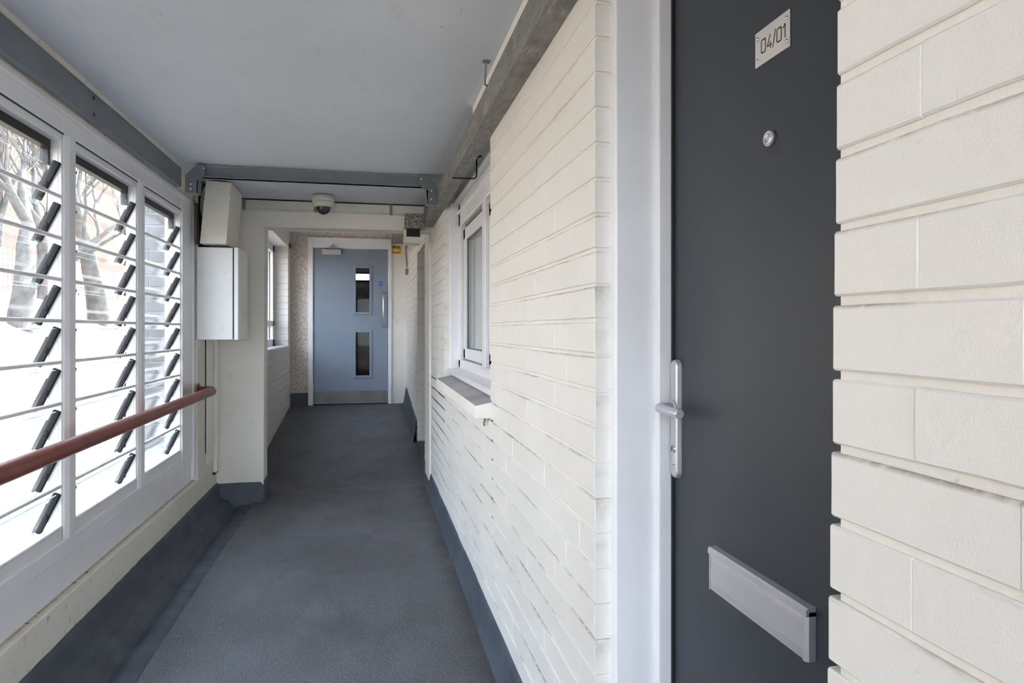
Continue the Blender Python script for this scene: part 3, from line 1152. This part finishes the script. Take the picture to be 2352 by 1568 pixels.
# letterbox: frame + flap
ly0, ly1, lz0, lz1 = 0.861, 1.149, 0.757, 0.836
lb = MB()
lb.prism([(DX - 0.0005, lz1), (DX - 0.013, lz1 - 0.001), (DX - 0.0165, lz1 - 0.004), (DX - 0.0165, lz1 - 0.013), (DX - 0.0005, lz1 - 0.013)], 'y', ly0, ly1)
lb.prism([(DX - 0.0005, ly0), (DX - 0.012, ly0), (DX - 0.016, ly0 + 0.004), (DX - 0.016, ly0 + 0.009), (DX - 0.0005, ly0 + 0.009)], 'z', lz0, lz1 - 0.007)
lb.prism([(DX - 0.0005, ly1), (DX - 0.012, ly1), (DX - 0.016, ly1 - 0.004), (DX - 0.016, ly1 - 0.006), (DX - 0.0005, ly1 - 0.006)], 'z', lz0, lz1 - 0.002)
lbo = part('letterbox', lb, M['aluminium'], d1, label='satin metal letterbox')
fl = MB()
fl.prism([(DX - 0.001, lz1 - 0.012), (DX - 0.013, lz1 - 0.015), (DX - 0.0150, lz1 - 0.018), (DX - 0.0130, lz1 - 0.021), (DX - 0.0120, lz1 - 0.0225),
          (DX - 0.0145, lz1 - 0.025), (DX - 0.0145, lz0 + 0.0125), (DX - 0.0135, lz0 + 0.012), (DX - 0.0145, lz0 + 0.0115), (DX - 0.0145, lz0 + 0.0085),
          (DX - 0.0135, lz0 + 0.008), (DX - 0.0145, lz0 + 0.0075), (DX - 0.0140, lz0 + 0.0045), (DX - 0.0130, lz0 + 0.004), (DX - 0.0140, lz0 + 0.0035), (DX - 0.0130, lz0),
          (DX - 0.006, lz0), (DX - 0.006, lz1 - 0.02)], 'y', ly0 + 0.0095, ly1 - 0.0065)
part('flap', fl, M['aluminium'], lbo)

# spyhole
pk = MB()
mx = Matrix.Translation((DX - 0.0003, 0.973, 1.549)) @ Matrix.Rotation(math.radians(-90), 4, 'Y')
pk.lathe([(0.0130, 0), (0.0130, 0.0045), (0.0118, 0.0065), (0.0095, 0.0070), (0.0088, 0.0060)], mx, n=28)
pko = part('spyhole', pk, M['aluminium'], d1)
pl = MB()
pl.lathe([(0.0087, 0.0035), (0.0087, 0.0058), (0.0072, 0.0070), (0.005, 0.0060), (0.003, 0.0052), (0, 0.005)], mx, n=24)
part('lens', pl, M['chrome'], pko)

# number plate
npl = empty('number_plate', (DX, 0.968, 1.678), label='small brushed metal plate reading 04/01 on the dark front door', cat='sign')
py0, py1, pz0, pz1 = 0.921, 1.015, 1.6775, 1.7355
part('plate', bx(DX - 0.0022, DX - 0.0002, py0, py1, pz0, pz1, bev=0.0004), M['plate'], npl)
for yy in (py0 + 0.0065, py1 - 0.0075):
    for zz in (pz0 + 0.0105, pz1 - 0.0115):
        part('screw', MB().lathe([(0.0034, 0), (0.0032, 0.0012), (0.002, 0.0022), (0, 0.0024)], Matrix.Translation((DX - 0.0022, yy, zz)) @ Matrix.Rotation(math.radians(-90), 4, 'Y'), n=14), M['chrome'], npl)
# strokes in plate units: u runs left->right as read (decreasing y), v up, in mm
G = {'0': [[(1.5, 0), (7, 0), (8.5, 1.5), (8.5, 14.5), (7, 16), (1.5, 16), (0, 14.5), (0, 1.5), (1.5, 0)]],
     '4': [[(6.2, 0), (6.2, 7.0)], [(8.2, 3.6), (0, 3.6), (5.6, 16)]],
     '/': [[(0, -1.5), (5.6, 17.5)]],
     '1': [[(0, 12.4), (3.6, 16), (3.6, 0)]]}
lt = MB()
u = 12.8
for ch, adv in (('0', 12.4), ('4', 11.0), ('/', 8.4), ('0', 12.2), ('1', 6)):
    for st in G[ch]:
        for p, q in zip(st, st[1:]):
            a = Vector((u + p[0], p[1]))
            c = Vector((u + q[0], q[1]))
            dv = (c - a).normalized()
            a = a - dv * 0.45
            c = c + dv * 0.45
            nv = Vector((-dv.y, dv.x)) * 0.8
            pts = [a + nv, c + nv, c - nv, a - nv]
            lt.prism([(py1 - t.x * 0.00135 - 0.0012, pz0 + 0.0185 + t.y * 0.00132) for t in pts], 'x', DX - 0.00245, DX - 0.0018)
    u += adv
part('lettering', lt, M['ink'], npl)

# ------------------------------------------------------------------ recessed door in the far right wall
d3 = empty('door_3', (0.78, 6.25, 0.13), label='grey door sunk in the recess of the far right wall', cat='door', kind='structure')
part('leaf', bx(0.752, 0.79, 5.85, 6.66, 0.135, 1.96, bev=0.002), M['front_door'], d3)
part('frame', MB().box(0.735, 0.80, 5.80, 5.86, 0.13, 1.995).box(0.735, 0.80, 6.655, 6.713, 0.13, 1.995).box(0.735, 0.80, 5.80, 6.713, 1.955, 1.995), M['upvc'], d3)

# ------------------------------------------------------------------ blue end door (door_2)
d2 = empty('door_2', (-0.2, 8.62, 0.31), label='blue-grey fire door with two glazed slots at the far end', cat='door', kind='structure')
f = MB()
f.box(-0.720, -0.660, 8.575, 8.72, 0.30, 2.372, bev=0.006, seg=2)
f.box(0.249, 0.292, 8.575, 8.72, 0.30, 2.372, bev=0.006, seg=2)
f.box(-0.720, 0.292, 8.578, 8.72, 2.250, 2.372, bev=0.006, seg=2)
f.box(-0.725, 0.297, 8.570, 8.62, 2.352, 2.382, bev=0.005)
part('frame', f, M['upvc'], d2)
x0, x1, zb, zt = -0.657, 0.246, 0.322, 2.246
hx0, hx1 = -0.149, 0.021
Y0, Y1 = 8.602, 8.646
lf = MB()
lf.box(x0, hx0, Y0, Y1, zb, zt)
lf.box(hx1, x1, Y0, Y1, zb, zt)
lf.box(hx0, hx1, Y0, Y1, zb, 0.666)
lf.box(hx0, hx1, Y0, Y1, 1.207, 1.459)
lf.box(hx0, hx1, Y0, Y1, 2.012, zt)
part('leaf', lf, M['blue_door'], d2)
for z0, z1 in ((1.459, 2.012), (0.666, 1.207)):
    v = MB()
    o1, o2 = 0.030, 0.002
    v.box(hx0 - o1, hx0 + o2, Y0 - 0.010, Y0, z0 - o1, z1 + o1, bev=0.003)
    v.box(hx1 - o2, hx1 + o1, Y0 - 0.010, Y0, z0 - o1, z1 + o1, bev=0.003)
    v.box(hx0, hx1, Y0 - 0.010, Y0, z0 - o1, z0 + o2, bev=0.003)
    v.box(hx0, hx1, Y0 - 0.010, Y0, z1 - o2, z1 + o1, bev=0.003)
    vo = part('vision_panel', v, M['blue_door'], d2)
    part('pane', bx(hx0, hx1, 8.616, 8.622, z0, z1), M['wired'], vo)
part('kick_plate', bx(x0 + 0.004, x1 - 0.004, Y0 - 0.002, Y0, 0.335, 0.474), M['kick'], d2, 'dull metal kick plate')
part('threshold', bx(-0.66, 0.25, 8.60, 8.70, 0.29, 0.318), M['dark'], d2)
for zz in (2.035, 1.275, 0.525):
    part('hinge', MB().tube([(-0.6585, 8.594, zz - 0.05), (-0.6585, 8.594, zz + 0.05)], 0.008, 10), M['closer'], d2)
cl = part('door_closer', bx(-0.552, -0.325, 8.545, 8.60, 2.168, 2.234, bev=0.006), M['closer'], d2)
ca = MB()
ca.prism([(-0.485, 2.251), (-0.470, 2.262), (-0.452, 2.268), (-0.448, 2.290), (-0.432, 2.290), (-0.428, 2.268), (-0.410, 2.262), (-0.400, 2.251)], 'y', 8.552, 8.576)
ca.tube([(-0.36, 8.565, 2.242), (-0.46, 8.50, 2.244), (-0.44, 8.558, 2.262)], 0.007, 8)
part('closer_arm', ca, M['closer'], cl)
ph = MB()
ph.tube([(0.190, 8.60, 1.705), (0.190, 8.552, 1.705), (0.189, 8.545, 1.698), (0.189, 8.545, 1.50), (0.189, 8.545, 1.288), (0.190, 8.552, 1.281), (0.190, 8.60, 1.281)], 0.010, 12)
part('pull_handle', ph, M['chrome'], d2, 'polished steel pull bar')

# round blue sign
bs = empty('fire_door_sign', (0.161, 8.60, 1.80), label='small round blue sign above the pull bar of the end door', cat='sign')
part('disc', MB().lathe([(0.0335, 0), (0.0335, 0.0012), (0.033, 0.0014)], Matrix.Translation((0.161, 8.6018, 1.821)) @ Matrix.Rotation(math.radians(90), 4, 'X'), n=32), M['blue_sign'], bs)
rg = MB()
for i in range(32):
    q0, q1 = 2 * math.pi * i / 32, 2 * math.pi * (i + 1) / 32
    rg.prism([(0.161 + r_ * math.cos(q), 1.821 + r_ * math.sin(q)) for r_, q in ((0.0335, q0), (0.0335, q1), (0.0365, q1), (0.0365, q0))], 'y', 8.6002, 8.6018)
part('rim', rg, M['closer'], bs)
for txt, zz in (('Fire door', 1.8245), ('keep shut', 1.8085)):
    cu = bpy.data.curves.new('sign_text', 'FONT')
    cu.body = txt
    cu.size = 0.0145
    cu.align_x = 'CENTER'
    cu.extrude = 0.0002
    cu.materials.append(M['label_white'])
    tmp = bpy.data.objects.new('tmp', cu)
    COL.objects.link(tmp)
    tme = bpy.data.meshes.new_from_object(tmp)
    bpy.data.objects.remove(tmp, do_unlink=True)
    to = link('sign_text', tme, bs)
    to.location = (0, 8.6001 - 8.60, zz - 1.80)
    to.rotation_euler = (math.radians(90), 0, 0)

# yellow alarm sign
ys = empty('warning_sign', (0.35, 8.60, 2.20), label='small yellow sign with dark print beside the door frame', cat='sign')
part('board', bx(0.296, 0.412, 8.594, 8.5995, 2.198, 2.303, bev=0.001), M['yellow'], ys)
pr = MB()
pr.prism([(0.305, 2.297), (0.345, 2.297), (0.345, 2.277), (0.335, 2.268), (0.315, 2.268), (0.305, 2.277)], 'y', 8.5932, 8.5942)
part('emblem', pr, M['navy'], ys)
part('printed_line', bx(0.353, 0.392, 8.5932, 8.5942, 2.284, 2.294), M['navy'], ys)
part('printed_line', bx(0.353, 0.402, 8.5932, 8.5942, 2.270, 2.280), M['navy'], ys)
part('printed_line', bx(0.312, 0.398, 8.5932, 8.5942, 2.2165, 2.2215), M['navy'], ys)
part('printed_line', bx(0.325, 0.385, 8.5932, 8.5942, 2.2065, 2.2115), M['navy'], ys)
part('white_label', bx(0.326, 0.376, 8.5930, 8.5942, 2.231, 2.250), M['label_white'], ys)

# stairwell beyond the door
mb = MB()
mb.box(-1.3, -1.0, 8.8, 11.6, 0.2, 2.6)
mb.box(-1.3, 1.0, 11.20, 11.6, 0.2, 2.6)
mb.build('wall_back', M['room_dark'], label='dark stairwell walls seen through the door slots', cat='wall', kind='structure')
bx(-1.1, 0.95, 8.82, 11.25, 2.35, 2.5).build('ceiling', M['room_grey'], label='grey stairwell ceiling beyond the door slots', cat='ceiling', kind='structure')
lp = empty('wall_lamp', (-0.13, 11.2, 2.05), label='lit white strip lamp seen through the upper door slot', cat='lamp')
part('housing', bx(-0.32, 0.035, 11.15, 11.198, 2.040, 2.150, bev=0.004), M['label_white'], lp)
part('diffuser', bx(-0.30, 0.018, 11.115, 11.150, 2.052, 2.138, bev=0.012, seg=2), M['lamp'], lp)

# ------------------------------------------------------------------ far left window
root = empty('window_7', (-1.10, 7.3, 1.05), label='narrow sight of a white window in the far left recess', cat='window', kind='structure')
f = MB()
f.box(-1.17, -1.085, 6.25, 8.38, 1.05, 1.13, bev=0.005, seg=2)
f.box(-1.17, -1.085, 6.25, 8.38, 2.15, 2.23, bev=0.005, seg=2)
f.box(-1.17, -1.085, 8.25, 8.38, 1.05, 2.23, bev=0.005, seg=2)
f.box(-1.17, -1.085, 6.25, 6.36, 1.05, 2.23, bev=0.005, seg=2)
f.box(-1.17, -1.085, 7.25, 7.34, 1.05, 2.23, bev=0.005, seg=2)
f.box(-1.165, -1.085, 6.25, 8.38, 1.280, 1.345, bev=0.005, seg=2)
part('frame', f, M['upvc'], root)
for a, b in ((6.36, 7.25), (7.34, 8.25)):
    part('pane', bx(-1.132, -1.126, a, b, 1.13, 1.28), M['pane'], root)
    part('pane', bx(-1.132, -1.126, a, b, 1.345, 2.15), M['pane'], root)
    g = MB()
    g.box(-1.126, -1.120, b - 0.005, b, 1.345, 2.15).box(-1.126, -1.120, b - 0.005, b, 1.13, 1.28)
    part('gasket', g, M['gasket'], root)
part('sill', bx(-1.11, -0.912, 6.25, 8.384, 1.027, 1.053, bev=0.004), M['upvc'], root)

# ------------------------------------------------------------------ steel: left edge beam, cross frame
sb = empty('steel_beam', (-1.06, 1.0, 2.05), label='grey steel channel along the ceiling above the louvre windows', cat='beam')
part('channel', MB().prism([(-1.08, 2.049), (-1.038, 2.049), (-1.035, 2.052), (-1.035, 2.150), (-1.038, 2.156), (-1.08, 2.156)], 'y', -0.99, 4.115), M['steel_grey'], sb)
for yy in (0.7, 2.869):
    for zz in (2.134, 2.070):
        part('bolt', MB().lathe([(0.0075, 0), (0.0075, 0.003), (0.003, 0.005), (0, 0.005)], Matrix.Translation((-1.035, yy, zz)) @ Matrix.Rotation(math.radians(90), 4, 'Y'), n=10), M['rust'], sb)

xf = empty('steel_cross_frame', (-0.3, 4.1, 2.0), label='grey steel frame crossing under the ceiling with bent ends', cat='beam')
part('cross_member', MB().prism([(-0.94, 2.104), (0.345, 2.104), (0.345, 2.166), (-0.94, 2.166)], 'y', 4.085, 4.125, bev=0.002)
     .box(-0.93, 0.335, 4.07, 4.125, 2.104, 2.109), M['steel_grey'], xf)
lb_ = MB()
lb_.prism([(-1.002, 2.010), (-1.002, 2.110), (-0.940, 2.170), (-0.90, 2.170), (-0.90, 2.104), (-0.912, 2.104), (-0.936, 2.080), (-0.936, 2.010)], 'y', 4.06, 4.085, bev=0.0015)
lb_.box(-0.942, -0.934, 4.06, 4.13, 2.010, 2.080).box(-1.002, -0.936, 4.06, 4.13, 2.008, 2.013)
part('end_bracket', lb_, M['steel_grey'], xf)
rb_ = MB()
rb_.prism([(0.402, 1.998), (0.402, 2.122), (0.360, 2.172), (0.30, 2.172), (0.30, 2.112), (0.312, 2.110), (0.345, 2.080), (0.350, 1.998)], 'y', 4.06, 4.085, bev=0.0015)
rb_.box(0.346, 0.354, 4.06, 4.13, 1.998, 2.082).box(0.350, 0.402, 4.06, 4.13, 1.996, 2.001)
part('end_bracket', rb_, M['steel_grey'], xf)
for xx, zz in ((-0.972, 2.058), (-0.972, 2.032), (-0.905, 2.150), (0.377, 2.080), (0.377, 2.028), (0.315, 2.148)):
    part('bolt', MB().lathe([(0.007, 0), (0.007, 0.003), (0.003, 0.005), (0, 0.005)], Matrix.Translation((xx, 4.06, zz)) @ Matrix.Rotation(math.radians(90), 4, 'X'), n=10), M['bolt'], xf)

# ------------------------------------------------------------------ galvanised cable tray
ct = empty('cable_tray', (0.446, 1.0, 2.01), label='galvanised steel cable trunking along the top of the right wall', cat='trunking')
t_ = MB()
t_.prism([(0.415, 2.010), (0.4765, 2.010), (0.4765, 2.113), (0.415, 2.113)], 'y', -0.98, 5.03, bev=0.0015)
part('trunk', t_, M['galv'], ct)
part('lid', MB().prism([(0.4125, 2.006), (0.4765, 2.006), (0.4765, 2.0095), (0.4150, 2.0095), (0.4150, 2.022), (0.4125, 2.022)], 'y', -0.98, 5.03), M['galv'], ct)
bx(0.432, 0.4835, -0.98, 2.80, 2.113, ZC, bev=0.003).build('trim_2', M['cream'], label='white boxed strip between cable trunking and ceiling', cat='trim', kind='structure')

# wire hooks
wh = MB().tube([(0.405, 2.31, 2.179), (0.404, 2.315, 2.165), (0.403, 2.325, 2.118), (0.404, 2.335, 2.106), (0.410, 2.345, 2.106), (0.4145, 2.345, 2.106)], 0.0035, 8)
wh.box(0.392, 0.418, 2.30, 2.32, 2.174, 2.1795)
wh.build('wire_hook', M['clip_grey'], label='small bent wire hook hanging from the ceiling above the trunking', cat='hook')
wh = MB().tube([(0.413, 3.34, 1.999), (0.45, 3.34, 1.999), (0.520, 3.335, 1.999), (0.530, 3.33, 2.004), (0.534, 3.33, 2.02), (0.534, 3.33, 2.10), (0.55, 3.33, 2.112), (0.562, 3.33, 2.112)], 0.004, 8)
wh.build('wire_hook', M['dark'], label='dark bent rod holding the trunking above the right window', cat='hook')

# junction boxes at the end of the tray
jb = empty('junction_box', (0.34, 5.08, 1.99), label='mottled zinc box where the trunking ends at the portal', cat='box')
part('zinc_plate', bx(0.270, 0.414, 5.04, 5.118, 1.996, 2.104, bev=0.002), M['spangle'], jb)
part('stub', bx(0.287, 0.382, 5.055, 5.118, 1.936, 1.997, bev=0.002), M['dark'], jb)
cb = empty('cable_box', (0.32, 5.1, 1.88), label='broken cream plastic box under the zinc box', cat='box')
part('body', bx(0.264, 0.386, 5.058, 5.20, 1.886, 1.936, bev=0.003), M['cream_dirty'], cb)
part('side', bx(0.262, 0.282, 5.058, 5.119, 1.93, 1.988, bev=0.003), M['cream_dirty'], cb)

# flexible conduit on the far right wall
fc = empty('flexible_conduit', (0.46, 8.2, 1.9), label='grey flexible conduit ending in a small socket on the far wall', cat='conduit')
part('tube', MB().tube([(0.39, 7.0, 2.10), (0.405, 7.35, 2.12), (0.425, 7.7, 2.16), (0.440, 8.0, 2.19), (0.447, 8.14, 2.17), (0.455, 8.19, 2.11), (0.460, 8.2, 2.05), (0.460, 8.2, 1.995)], 0.010, 10), M['clip_grey'], fc)
part('collar', MB().tube([(0.460, 8.2, 1.975), (0.460, 8.2, 2.005)], 0.014, 10), M['cam_white'], fc)
part('socket', bx(0.442, 0.477, 8.17, 8.23, 1.905, 1.978, bev=0.004), M['clip_grey'], fc)

# steel duct over the far corner
bx(0.30, 0.4785, 5.35, 8.598, 2.325, 2.45, bev=0.003).build('cable_duct', M['galv'], label='dull metal duct over the yellow sign, under the far ceiling', cat='duct')

# ------------------------------------------------------------------ white conduit across the portal beam
cw = empty('conduit', (-0.25, 5.1, 2.1), label='white boxed conduit across the portal beam with grey clips', cat='conduit')
part('trunk', bx(-0.93, 0.415, 5.078, 5.119, 2.108, 2.170, bev=0.004), M['cam_white'], cw)
part('rim', bx(-0.93, 0.415, 5.076, 5.119, 2.100, 2.108, bev=0.002), M['cam_white'], cw)
part('shadow_gap', bx(-0.93, 0.415, 5.085, 5.118, 2.170, 2.179), M['dark'], cw)
for xx in (-0.864, -0.373, 0.169):
    part('clip', bx(xx - 0.010, xx + 0.010, 5.072, 5.119, 2.099, 2.173, bev=0.002), M['clip_grey'], cw)

# ------------------------------------------------------------------ dome camera
dc = empty('dome_camera', (-0.305, 4.86, 2.18), label='white dome security camera under the ceiling before the portal', cat='camera')
T = Matrix.Translation((-0.305, 4.86, ZC - 0.001)) @ Matrix.Rotation(math.pi, 4, 'X')
part('gasket', MB().lathe([(0.0745, 0), (0.0745, 0.005)], T, n=36), M['dark'], dc)
part('base', MB().lathe([(0.0765, 0.004), (0.0765, 0.043), (0.0755, 0.044), (0.0755, 0.046), (0.0765, 0.047), (0.0760, 0.060), (0.070, 0.072), (0.058, 0.082), (0.053, 0.084)], T, n=36), M['cam_white'], dc)
dm = [(0.052, 0.080)] + [(0.051 * math.cos(q), 0.083 + 0.052 * math.sin(q)) for q in [math.radians(9 * i) for i in range(11)]]
dm[-1] = (0, 0.135)
part('dome', MB().lathe(dm, T, n=36), M['dome'], dc, 'smoked plastic dome')

# ------------------------------------------------------------------ meter cabinet, tilted cover, cables, trunking
mc = empty('meter_cabinet', (-0.95, 4.7, 1.176), label='white steel cabinet on the left wall before the pilaster', cat='cabinet')
part('body', bx(-1.054, -0.842, 4.55, 4.885, 1.176, 1.762, bev=0.003), M['white_metal'], mc)
part('door', bx(-0.834, -0.808, 4.548, 4.887, 1.174, 1.764, bev=0.003), M['white_metal'], mc)
part('door_gap', bx(-0.843, -0.833, 4.556, 4.88, 1.18, 1.758), M['dark'], mc)
tc = empty('duct_cover', (-0.93, 4.7, 1.77), label='speckled cream duct cover leaning above the white cabinet', cat='cover')
part('cover', MB().prism([(-0.990, 2.174), (-0.842, 2.166), (-0.871, 1.779), (-1.026, 1.779)], 'y', 4.50, 4.88, bev=0.002), M['speck_metal'], tc)
part('void_shade', bx(-1.053, -0.99, 4.60, 4.62, 1.770, 2.17), M['dark'], tc)  # dark sheet in place of the shaded void beside the cover
part('edge_strip', bx(-1.0545, -1.042, 4.50, 4.53, 1.775, 2.03), M['rust'], tc)
for i, (dx, dz) in enumerate(((0.0, 0.0), (0.008, 0.004), (0.015, -0.004))):
    MB().tube([(-1.000 + dx, 4.575, 2.165), (-1.020 + dx, 4.57, 2.13 + dz), (-1.034 + dx, 4.565, 2.06 + dz), (-1.033 + dx, 4.56, 2.00 + dz), (-1.022 + dx, 4.565, 1.955), (-1.012 + dx, 4.58, 1.92)], 0.0035, 8).build(
        'cable', M['grey_cable'], label=['grey cable closest to the wall, looped behind the leaning cover', 'middle grey cable of the loop behind the leaning cover', 'grey cable closest to the leaning cover in its loop'][i], cat='cable', group='cables behind the leaning cover')
vt = empty('wall_trunking', (-1.05, 4.95, 0.2), label='cream vertical trunking below the white cabinet', cat='trunking')
part('cover_plate', bx(-1.0549, -1.046, 4.785, 4.975, 0.345, 1.175, bev=0.002), M['cream'], vt)
part('slit', bx(-1.0549, -1.051, 4.774, 4.784, 0.42, 1.175), M['dark'], vt)
part('conduit', bx(-1.0549, -1.030, 4.995, 5.085, 0.245, 1.175, bev=0.006, seg=2), M['cream'], vt)
part('broken_end', MB().prism([(4.985, 0.236), (5.03, 0.239), (5.08, 0.232), (5.08, 0.2445), (4.985, 0.2445)], 'x', -1.0549, -1.036), M['dark'], vt)
part('slit', bx(-1.0549, -1.049, 4.976, 4.990, 0.95, 1.12), M['dark'], vt)

# ------------------------------------------------------------------ handrail
hr = empty('handrail', (-0.965, 2.0, 0.82), label='red-brown painted tubular handrail in front of the louvre windows', cat='handrail')
pth = [(-0.965, -0.9, 0.852)] + [(-0.965, -0.9 + i * 0.45, 0.852) for i in range(1, 12)] + [(-0.965, 4.40, 0.852), (-0.965, 4.50, 0.852)]
for i in range(1, 9):
    q = math.radians(90 * i / 8)
    pth.append((-0.965 - 0.055 * (1 - math.cos(q)), 4.53 + 0.055 * math.sin(q), 0.852))
pth += [(-1.04, 4.585, 0.852), (-1.053, 4.585, 0.852)]
part('tube', MB().tube(pth, 0.0285, 24), M['rail'], hr)
part('wall_flange', MB().lathe([(0.047, 0), (0.047, 0.004), (0.040, 0.007), (0.030, 0.009)], Matrix.Translation((-1.0545, 4.585, 0.852)) @ Matrix.Rotation(math.radians(90), 4, 'Y'), n=28), M['rail'], hr)
part('joint_ring', MB().tube([(-0.965, 3.62, 0.852), (-0.965, 3.624, 0.852)], 0.0290, 24), M['rail'], hr)

# little hanging fixing under the masonry sill
MB().tube([(0.468, 2.70, 0.886), (0.466, 2.70, 0.868), (0.460, 2.69, 0.860), (0.462, 2.68, 0.852)], 0.004, 6).build('wire_fixing', M['clip_grey'], label='tiny bent wire fixing under the near end of the masonry sill', cat='fixing')

# ------------------------------------------------------------------ outside
gp = [(-1.2, -0.45), (-2.2, -0.50), (-3.2, -0.30), (-5.0, 0.70), (-7.0, 1.65), (-9.0, 2.30), (-12.0, 2.50), (-20.0, 2.6), (-60.0, 3.2)]


def gz(x):
    for (xa, za), (xb, zb_) in zip(gp, gp[1:]):
        if xb <= x <= xa:
            return za + (zb_ - za) * (xa - x) / (xa - xb)
    return gp[0][1] if x > gp[0][0] else gp[-1][1]


mb = MB()
xs = [-1.2, -1.7, -2.2, -2.7, -3.2, -4, -5, -6, -7, -8, -9, -10.5, -12, -16, -20, -30, -60]
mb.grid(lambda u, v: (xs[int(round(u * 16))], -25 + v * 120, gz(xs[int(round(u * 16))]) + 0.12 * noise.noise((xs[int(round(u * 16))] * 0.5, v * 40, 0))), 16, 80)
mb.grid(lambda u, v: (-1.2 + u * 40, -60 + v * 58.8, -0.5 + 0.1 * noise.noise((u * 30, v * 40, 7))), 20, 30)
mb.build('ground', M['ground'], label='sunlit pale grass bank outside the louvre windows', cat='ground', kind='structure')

# exterior grey brick return beside the far louvre window
xw = bx(-1.56, -1.25, 5.006, 5.40, -0.6, 4.0).build('wall_exterior', M['ext_mortar'], label='grey brick return wall outside the far louvre window', cat='wall', kind='structure')
for k in range(34):
    z = -0.30 + k * 0.085
    cuts = [(-1.565, -1.365), (-1.355, -1.25)] if k % 2 else [(-1.565, -1.465), (-1.455, -1.25)]
    for a, b in cuts:
        me = brick_mesh(b - a, 0.074, 0.05, k % 3, [M['ext_brick']])
        link('brick', me, xw, loc=((a + b) / 2, 5.0, z))

# fence
fe = empty('picket_fence', (-10.0, 24, 2.3), label='white railing fence on top of the grass bank', cat='fence')
r_ = MB()
r_.box(-10.03, -9.99, 12, 42, 2.55, 2.60).box(-10.03, -9.99, 12, 42, 3.30, 3.35)
part('rail', r_, M['fence'], fe)
pm = MB().box(-0.012, 0.012, -0.028, 0.028, -0.05, 1.18).mesh('picket', M['fence'])
for i in range(120):
    yy = 12 + i * 0.25
    o = link('picket', pm, fe, loc=(0.0, yy - 24, gz(-10.0) - 2.3 + 0.02 * math.sin(i * 2.3)))

# red brick block beyond
ab = empty('apartment_building', (-22, 34, 2.6), label='red brick building beyond the bare trees', cat='building')
part('wall', bx(-30, -18, 2, 75, 2.0, 16.0), M['far_brick'], ab)
part('roof', MB().prism([(-30.6, 16.0), (-17.4, 16.0), (-24, 19.0)], 'y', 1.5, 75.5), M['roof_tile'], ab)
for fy in range(10):
    for fz in (4.0, 7.2, 10.4, 13.4):
        yy = 6 + fy * 6.8
        wo_ = part('window', bx(-18.05, -17.97, yy, yy + 1.6, fz, fz + 1.5), M['fence'], ab)
        part('pane', bx(-17.98, -17.95, yy + 0.12, yy + 1.48, fz + 0.12, fz + 1.38), M['far_glass'], wo_)


# bare trees
def tree(name, base, height, seed, label, lean=(0, 0)):
    rr = random.Random(seed)
    root = empty(name, base, label=label, cat='tree', group='bare trees on the bank')
    tr_, br_ = MB(), MB()

    def grow(p, d, L, r, lev, mb_):
        n_ = 5
        pts, rs = [p], [r]
        q = p
        dd = d.copy()
        for i in range(n_):
            dd = (dd + Vector((rr.uniform(-.18, .18), rr.uniform(-.18, .18), rr.uniform(-.05, .14)))).normalized()
            q = q + dd * (L / n_)
            pts.append(q)
            rs.append(r * (1 - 0.5 * (i + 1) / n_))
        mb_.tube(pts, rs, 7 if lev < 2 else 4, cap=False)
        if lev >= 5:
            return
        kids = 2 if lev == 0 else 3
        for kx in range(kids + (1 if lev < 3 else 0)):
            i = n_ if kx < 2 else rr.randint(2, n_)
            ax = Vector((rr.uniform(-1, 1), rr.uniform(-1, 1), rr.uniform(0.0, 0.7))).normalized()
            nd = (dd * 0.75 + ax * 0.75).normalized()
            grow(pts[i], nd, L * rr.uniform(0.6, 0.8), rs[i] * (0.85 if kx < 2 else 0.6), lev + 1, br_)
    grow(Vector((0, 0, -0.2)), Vector((lean[0], lean[1], 1)).normalized(), height * 0.33, height * 0.034, 0, tr_)
    part_t = tr_.build('trunk', M['bark'], root)
    part_b = br_.build('branches', M['bark'], root)
    return root


tree('bare_tree', (-6.2, 13.8, gz(-6.2)), 7.0, 3, 'leaning bare tree behind the nearest louvre window', (0.12, 0.1))
tree('bare_tree', (-6.4, 18.2, gz(-6.4)), 8.0, 11, 'forked bare tree behind the middle louvre window', (-0.05, -0.2))
tree('bare_tree', (-8.2, 19.5, gz(-8.2)), 6.5, 21, 'slender bare tree further up the bank', (0.1, 0.0))
tree('bare_tree', (-7.4, 25.0, gz(-7.4)), 8.5, 5, 'distant bare tree close to the fence line', (0.0, 0.1))
tree('bare_tree', (-10.8, 22.5, gz(-10.8)), 8.0, 33, 'bushy bare tree right behind the white fence', (0.05, -0.1))
tree('bare_tree', (-11.5, 30.0, gz(-11.5)), 9.0, 47, 'tall bare tree before the red brick building', (-0.05, 0.0))
